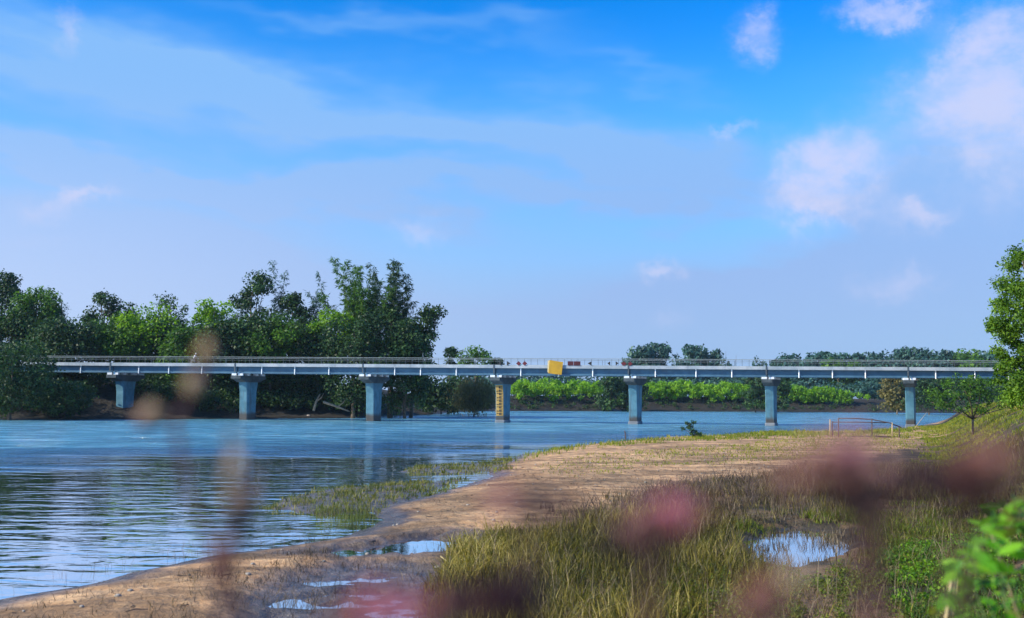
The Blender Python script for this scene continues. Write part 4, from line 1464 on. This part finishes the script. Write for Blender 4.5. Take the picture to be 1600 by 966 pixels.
grass('leafy_ground_cover', 'fresh green leafy ground cover in the lower right marsh', [(1330, 905), (1390, 870), (1500, 850), (1600, 850), (1600, 990), (1400, 990)], 8000, .28, .035, 'leaf_mid', 7, .8, .8, .55, spread=.3)
grass('bank_grass', 'sunlit short yellow green grass on the right bank', [(13, 36), (22, 55), (30, 75), (42, 105), (54, 135), (58, 150), (85, 150), (62, 105), (48, 75), (36, 50), (27, 34)], 75000, .24, .020, 'grass_bright', 8, .6, .35, .5, z=None, spread=.3, keep=lambda x, y: sdf(PATH, x, y) < .3)
grass('shore_fringe_grass', 'yellow green grass fringe along the water edge of the bar', [(770, 735), (790, 718), (820, 706), (900, 693), (985, 686), (1090, 682), (1210, 674), (1300, 676), (1430, 668), (1430, 676), (1300, 684), (1150, 688), (1000, 694), (900, 704), (840, 716)], 9000, .34, .020, 'grass_bright', 9, .4, .6, .5, spread=.3)
grass('bar_patch_grass', 'thin yellow grass patches on the sand bar', [(835, 742), (850, 722), (930, 712), (1080, 700), (1290, 684), (1430, 676), (1440, 700), (1300, 716), (1150, 724), (980, 737), (900, 748)], 9500, .18, .018, 'grass_bright', 10, .5, 1.3, .7, spread=.3)
grass('spit_grass', 'green grass spit reaching into the shallows', [(425, 797), (440, 779), (520, 762), (640, 755), (735, 746), (650, 782), (580, 800), (500, 806)], 5200, .22, .020, 'grass_reed', 11, .7, 1.2, .5, z=0, spread=.35)
grass('spit_grass', 'small green weed spit beyond the longer one', [(625, 740), (640, 729), (720, 724), (800, 715), (785, 737), (700, 744)], 4000, .20, .020, 'grass_reed', 12, .6, 1.0, .5, z=0, spread=.35)
grass('cove_reed', 'thin reeds standing in the cove below the grass spit', [(490, 840), (500, 800), (570, 800), (595, 815), (580, 826), (530, 842)], 900, .36, .012, 'grass_reed', 13, .25, .5, .35, z=0)
grass('shore_reed', 'sparse thin reeds in the shallows along the lower left shore', [(-60, 955), (-60, 870), (100, 860), (300, 840), (520, 806), (560, 826), (500, 850), (380, 866), (260, 886), (100, 922)], 1000, .42, .007, 'grass_dry', 14, .35, .8, .35, z=0)
grass('mud_stubble', 'dead stubble scattered over the wet mud at the bottom', [(-60, 990), (0, 940), (200, 900), (420, 866), (520, 862), (690, 880), (700, 1000)], 4200, .24, .012, 'grass_dry', 15, .9, .9, .35, keep=lambda x, y: (sdf(POOL_B, x, y) < 0) | (np.random.default_rng(3).random(x.shape) < .6))
grass('sand_litter', 'sparse dry grass litter over the open sand', [(560, 850), (640, 790), (800, 735), (1000, 705), (1290, 690), (1420, 690), (1400, 730), (1000, 770), (860, 815), (740, 838)], 6500, .09, .018, 'grass_dry', 16, .9, 1.2, .25, spread=.3)


grass('tall_dry_stems', 'tall pale dry stems standing singly above the marsh grass', MARSH_FRONT, 420, 1.0, .014, 'grass_dry', 41, .35, 0, .9, keep=no_pool)


def herbs(name, label, poly_px, n, size, mat, count, L, W, seed, clump=.9, lift=.08):
    rng = np.random.default_rng(7000 + seed)
    P = sample_px(poly_px, n, rng, .25, clump, no_pool)
    P[:, 2] += lift
    v, q, t = leaves(P, size * rng.uniform(.5, 1.4, len(P)), count, L, W, .1, rng, shell=.1)
    tag(mesh_obj(name, v, q, M[mat], tone=t), label, kind='stuff')


grass('pool_reed', 'short reeds standing in the bright marsh pool', [(1150, 850), (1190, 826), (1320, 820), (1350, 850), (1300, 880), (1240, 896), (1170, 884)], 2600, .26, .018, 'grass_dry', 32, .4, 1.1, .3, spread=.3)
grass('pool_reed', 'short reeds standing in the long shallow pool', [(465, 866), (600, 848), (700, 836), (740, 850), (700, 868), (540, 878)], 420, .22, .010, 'grass_dry', 33, .4, 1.1, .3, spread=.3)
herbs('marsh_herbs', 'low leafy marsh herbs catching the light in the lower right', [(1040, 990), (1060, 900), (1180, 890), (1330, 890), (1400, 850), (1520, 830), (1600, 880), (1600, 990)], 1100, .16, 'leaf_yellow', 30, .055, .03, 1)
herbs('green_herbs', 'fresh green herbs by the corner bush', [(1340, 920), (1390, 870), (1480, 850), (1560, 850), (1560, 980), (1380, 980)], 420, .20, 'leaf_bright', 34, .075, .045, 2)
herbs('dull_herbs', 'dull brown green herbs among the front grass', MARSH_FRONT, 1500, .20, 'leaf_olive', 22, .07, .022, 3)
grass('fresh_grass', 'fresh green shoots coming through the old marsh grass', MARSH_FRONT, 7000, .30, .020, 'grass_reed', 42, .6, .6, .62, keep=no_pool, spread=.3)
grass('thatch', 'flattened dead thatch lying under the marsh grass', MARSH_FRONT, 11000, .26, .014, 'grass_dry', 31, 1.1, .5, .12, keep=no_pool, spread=.35)


def debris():
    """twigs, pebbles and rotted bits left on the sand by the last flood"""
    rng = np.random.default_rng(78)
    area = [(-60, 960), (100, 922), (320, 872), (530, 842), (600, 815), (640, 785), (780, 735), (1000, 700), (1290, 690), (1400, 690), (1300, 735), (1000, 775), (860, 815), (700, 850), (560, 885), (400, 900), (300, 970), (-60, 1000)]
    P = sample_px(area, 520, rng, .25, .5)
    tw, st = MB(), MB()
    for p in P:
        p = Vector(p) + Vector((0, 0, .012))
        a = rng.uniform(0, 6.28)
        if rng.random() < .55:
            l = rng.uniform(.08, .45)
            d = Vector((math.cos(a), math.sin(a), 0)) * l
            tw.tube([p - d * .5, p + Vector((rng.normal() * .03, rng.normal() * .03, .015)), p + d * .5], [.008, .011, .005], 4)
        else:
            r = rng.uniform(.02, .07)
            rings = [[(p.x + r * k * math.cos(t), p.y + r * k * .8 * math.sin(t), p.z + z * r) for t in np.linspace(a, a + 6.28, 7)[:-1]] for z, k in ((-.4, .8), (.15, 1), (.5, .5))]
            st.prism(rings)
    tag(tw.build('flood_litter', M['wood'], None), 'dark twigs washed up over the open sand', kind='stuff')
    tag(st.build('pebbles', M['stone'], None, True), 'small pebbles scattered over the open sand', kind='stuff')


debris()


def dry_twigs():
    """the low twiggy dead bushes in the dry band"""
    rng = np.random.default_rng(77)
    P = sample_px(MARSH_BACK, 130, rng, .25, .4)
    for_all = MB()
    for p in P:
        for _ in range(7):
            d = Vector((rng.normal() * .32, rng.normal() * .32, rng.uniform(.35, .8)))
            a = Vector(p)
            m = a + d * .5 + Vector((rng.normal() * .05, rng.normal() * .05, 0))
            for_all.tube([a, m, a + d], [.010, .008, .004], 4)
            e = m + Vector((rng.normal() * .2, rng.normal() * .2, .25))
            for_all.tube([m, e], [.006, .003], 4)
    tag(for_all.build('dead_twigs', M['wood'], None), 'dark dead twigs standing through the dry sedge', kind='stuff')


dry_twigs()


# ------------------------------------------------------------------ plants right in front of the camera
def flower_plant(label, heads, stem_px, d, seed, leaf_px=(), stem_mat='stem'):
    """a flowering plant on the near mound: stem, soft flower heads, a few leaves"""
    rng = np.random.default_rng(5000 + seed)
    foot = at(stem_px[-1][0], stem_px[-1][1], d)
    bx, by = foot.x * 1.02, d + .05
    zb = zt(bx, by)
    b = Vector((bx, by, zb - .02))
    root = empty('flowering_plant', b, label, 'flower', 'blurred flowers close to the camera')
    pts = [Vector(at(x, y, d)) - b for x, y in stem_px]
    low = pts[-1]
    pts = pts + [low * .66 + Vector((.01, .01, 0)), low * .33, Vector((0, 0, 0))]
    MB().tube(pts, list(np.linspace(.0016, .004, len(pts))), 6).build('stem', M[stem_mat], root, True)
    for (px, py, rx, ry, mat, n) in heads:
        c = np.array(at(px, py, d)) - np.array(b)
        R = np.array([rx, rx, ry]) / F * d
        v, q, t = leaves([tuple(c)], 1.15 * R[None, :], int(n * .72), .010, .006, .1, rng, tone_c=[.5], shell=.1)
        mesh_obj('flower_head', v, q, M[mat], root, tone=t)
        # short stalk to the stem
        near = min(pts, key=lambda p: (p - Vector(c)).length)
        MB().tube([near, Vector(c)], .0012, 5).build('flower_stalk', M[stem_mat], root, True)
    for (px, py, ang, ln) in leaf_px:
        c = np.array(at(px, py, d)) - np.array(b)
        v = []
        u = np.array([math.cos(ang), .25, math.sin(ang)])
        s = np.array([-math.sin(ang), .35, math.cos(ang)])
        k = ln / F * d
        prof = [(0, .02), (.2, .12), (.45, .17), (.75, .11), (1, .005)]
        for tt, ww in prof:
            ctr = c + u * k * tt + np.array([0, .1 * k * tt * tt, -.12 * k * tt * tt])
            v += [tuple(ctr - s * ww * k), tuple(ctr + np.array([0, .03 * k, .02 * k])), tuple(ctr + s * ww * k)]
        f = []
        for i in range(len(prof) - 1):
            for j in (0, 1):
                f.append((3 * i + j, 3 * i + j + 1, 3 * i + j + 4, 3 * i + j + 3))
        mesh_obj('leaf', v, f, M['bract'], root, True, tone=[.5] * len(v))
    return root


flower_plant('tall faded flower spike with three pale tan heads before the bridge', [(322, 548, 11, 13, 'petal_tan', 70), (303, 598, 14, 11, 'petal_tan', 80), (236, 645, 13, 12, 'petal_tan', 80), (226, 656, 9, 6, 'petal', 22)],
             [(322, 548), (310, 600), (272, 660), (300, 780), (400, 1000)], .74, 1)
flower_plant('withered flower stalk with a dark red base over the left water', [(366, 735, 12, 50, 'petal_tan', 34), (385, 760, 12, 40, 'petal_brown', 16), (352, 872, 16, 32, 'petal_brown', 50), (368, 820, 14, 36, 'bract', 40), (340, 890, 10, 14, 'petal', 14)],
             [(362, 700), (365, 760), (372, 830), (350, 890), (345, 1000)], .60, 2)
flower_plant('pale pink flower blurred over the sand bar', [(795, 770, 50, 30, 'petal', 40), (840, 800, 70, 24, 'bract', 26), (880, 790, 40, 24, 'petal_brown', 18)], [(800, 760), (815, 820), (830, 900), (840, 1000)], .46, 3)
flower_plant('magenta pink flower blurred over the dry sedge', [(1045, 800, 44, 26, 'petal_hot', 52), (1000, 815, 40, 24, 'petal', 20), (1010, 848, 74, 28, 'bract', 66), (1085, 795, 30, 22, 'petal_brown', 18)], [(1042, 800), (1035, 850), (1020, 900), (1010, 1000)], .46, 4)
flower_plant('largest mauve flower blurred below the pole frame', [(1312, 712, 56, 34, 'petal', 92), (1250, 738, 54, 18, 'petal_brown', 48), (1350, 776, 50, 34, 'bract', 74), (1318, 700, 40, 26, 'petal_hot', 30)],
             [(1310, 725), (1335, 780), (1355, 860), (1372, 1000)], .42, 5)
flower_plant('brownish pink flower blurred at the right bank', [(1545, 722, 50, 34, 'petal_brown', 74), (1535, 712, 34, 22, 'petal', 26), (1450, 748, 64, 24, 'bract', 54), (1535, 778, 64, 28, 'bract', 66)], [(1542, 730), (1520, 800), (1500, 880), (1490, 1000)], .42, 6)
flower_plant('pale pink flower blurred over the lower marsh', [(1205, 925, 40, 30, 'petal', 26), (1228, 885, 24, 24, 'petal_tan', 8), (1170, 955, 40, 22, 'petal_brown', 18)], [(1215, 900), (1210, 940), (1205, 1000)], .46, 7)
flower_plant('strong pink flower blurred at the bottom edge', [(610, 950, 62, 24, 'petal_hot', 64), (540, 962, 44, 16, 'petal_brown', 26), (590, 925, 40, 12, 'petal', 12)], [(610, 945), (620, 980), (630, 1040)], .44, 8)
flower_plant('dark leafy plant blurred at the bottom centre', [(775, 935, 84, 34, 'bract', 110), (700, 955, 40, 20, 'bract', 26)], [(760, 930), (770, 970), (775, 1040)], .44, 9, leaf_px=((740, 960, .5, 120), (790, 965, 2.6, 120)))
flower_plant('dark brown flower stalk blurred in front of the marsh pool', [(1366, 850, 22, 70, 'bract', 40), (1376, 790, 18, 30, 'petal_brown', 12)], [(1376, 780), (1368, 850), (1360, 920), (1350, 1000)], .46, 10)


def corner_bush():
    d = 3.4
    rng = np.random.default_rng(6001)
    bx, by = at(1640, 900, d).x, d
    b = Vector((bx, by, zt(bx, by) - .03))
    root = empty('leafy_bush', b, 'bright green leafy bush in the lower right corner', 'bush')
    prof = [(0, .05), (.22, .30), (.5, .42), (.78, .26), (1, .02)]
    v, f = [], []
    for tt, ww in prof:
        v += [(-ww * .5, tt, -.12 * tt * tt + .06 * ww), (0, tt, -.12 * tt * tt), (ww * .5, tt, -.12 * tt * tt + .06 * ww)]
    for i in range(4):
        for j in (0, 1):
            f.append((3 * i + j, 3 * i + j + 1, 3 * i + j + 4, 3 * i + j + 3))
    mes = []
    for k, (tn, mt) in enumerate(((.35, 'leaf_bush'), (.85, 'leaf_bush'), (.7, 'leaf_yellow'), (.4, 'leaf_mid'))):
        o = mesh_obj('leaf', v, f, M[mt], None, True, tone=[tn] * len(v))
        mes.append(o.data)
        bpy.data.objects.remove(o)
    edge = lambda py: np.interp(py, [770, 800, 840, 880, 920, 966], [1585, 1560, 1525, 1500, 1480, 1465])
    heads = []
    n = 0
    while n < 300:
        py = rng.uniform(775, 1010)
        e = edge(py)
        px = e + rng.exponential(62) - 8
        if px > 1700:
            continue
        Y = d + rng.uniform(-.35, .5)
        p = Vector(at(px, py, Y)) - b
        o = bpy.data.objects.new('leaf', mes[rng.choice(4, p=[.30, .40, .18, .12])])
        COL.objects.link(o)
        o.parent = root
        o.location = p
        s = rng.uniform(.04, .095)
        o.scale = (s, s, s)
        o.rotation_euler = (rng.normal() * .6, rng.normal() * .6, rng.uniform(0, 6.28))
        heads.append(p)
        n += 1
    for i in range(16):
        p = heads[int(rng.integers(len(heads)))]
        MB().tube([Vector((rng.normal() * .05, rng.normal() * .05, 0)), Vector((p.x * .4, p.y * .5, p.z * .55)), p], [.007, .005, .002], 5).build('branch', M['stem_green'], root, True)
    # dry stalks beside it
    for i, (pts, lab) in enumerate([([(1478, 960), (1484, 920), (1489, 888), (1488, 875)], 'pale split dry leaf standing left of the corner bush'),
                                    ([(1540, 802), (1560, 790), (1590, 789)], 'brown dead twig poking from the top of the corner bush')]):
        Y = 4.0
        q = [Vector(at(x, y, Y)) for x, y in pts]
        bb = Vector((q[0].x, Y, zt(q[0].x, Y)))
        r = empty('dry_stalk', bb, lab, 'stalk')
        w = [x - bb for x in q]
        MB().tube([Vector((-.12 + .5 * i, .1, 0))] + w, [.004] + [.007] * (len(w) - 1) + [.003], 6).build('stalk', M['straw'] if i == 0 else M['wood_pale'], r, True)
        if i == 0:
            MB().prism([[w[0] + Vector((.012, .002, .0)), w[0] + Vector((.030, .0, .0)), w[0] + Vector((.030, .006, 0))], [w[2] + Vector((.010, .002, 0)), w[2] + Vector((.020, 0, 0)), w[2] + Vector((.020, .006, 0))]]).build('blade', M['straw'], r)
        else:
            MB().tube([w[1], w[1] + Vector((.03, .0, -.05)), w[1] + Vector((.04, 0, -.1))], [.006, .005, .003], 5).build('twig', M['wood_pale'], r, True)


corner_bush()


# ------------------------------------------------------------------ air
def haze():
    m, t = material('pale_air')
    v = t.n('ShaderNodeVolumePrincipled')
    v.inputs['Color'].default_value = (.55, .80, 1.0, 1)
    v.inputs['Density'].default_value = 0.00008
    v.inputs['Anisotropy'].default_value = 0.0
    out = t.n('ShaderNodeOutputMaterial')
    t.set(out.inputs['Volume'], v.outputs[0])
    o = MB().box((-3200, -200, -4.0), (3200, 3200, 45.0)).build('haze', m)
    tag(o, 'thin pale air over the river', kind='stuff')


haze()
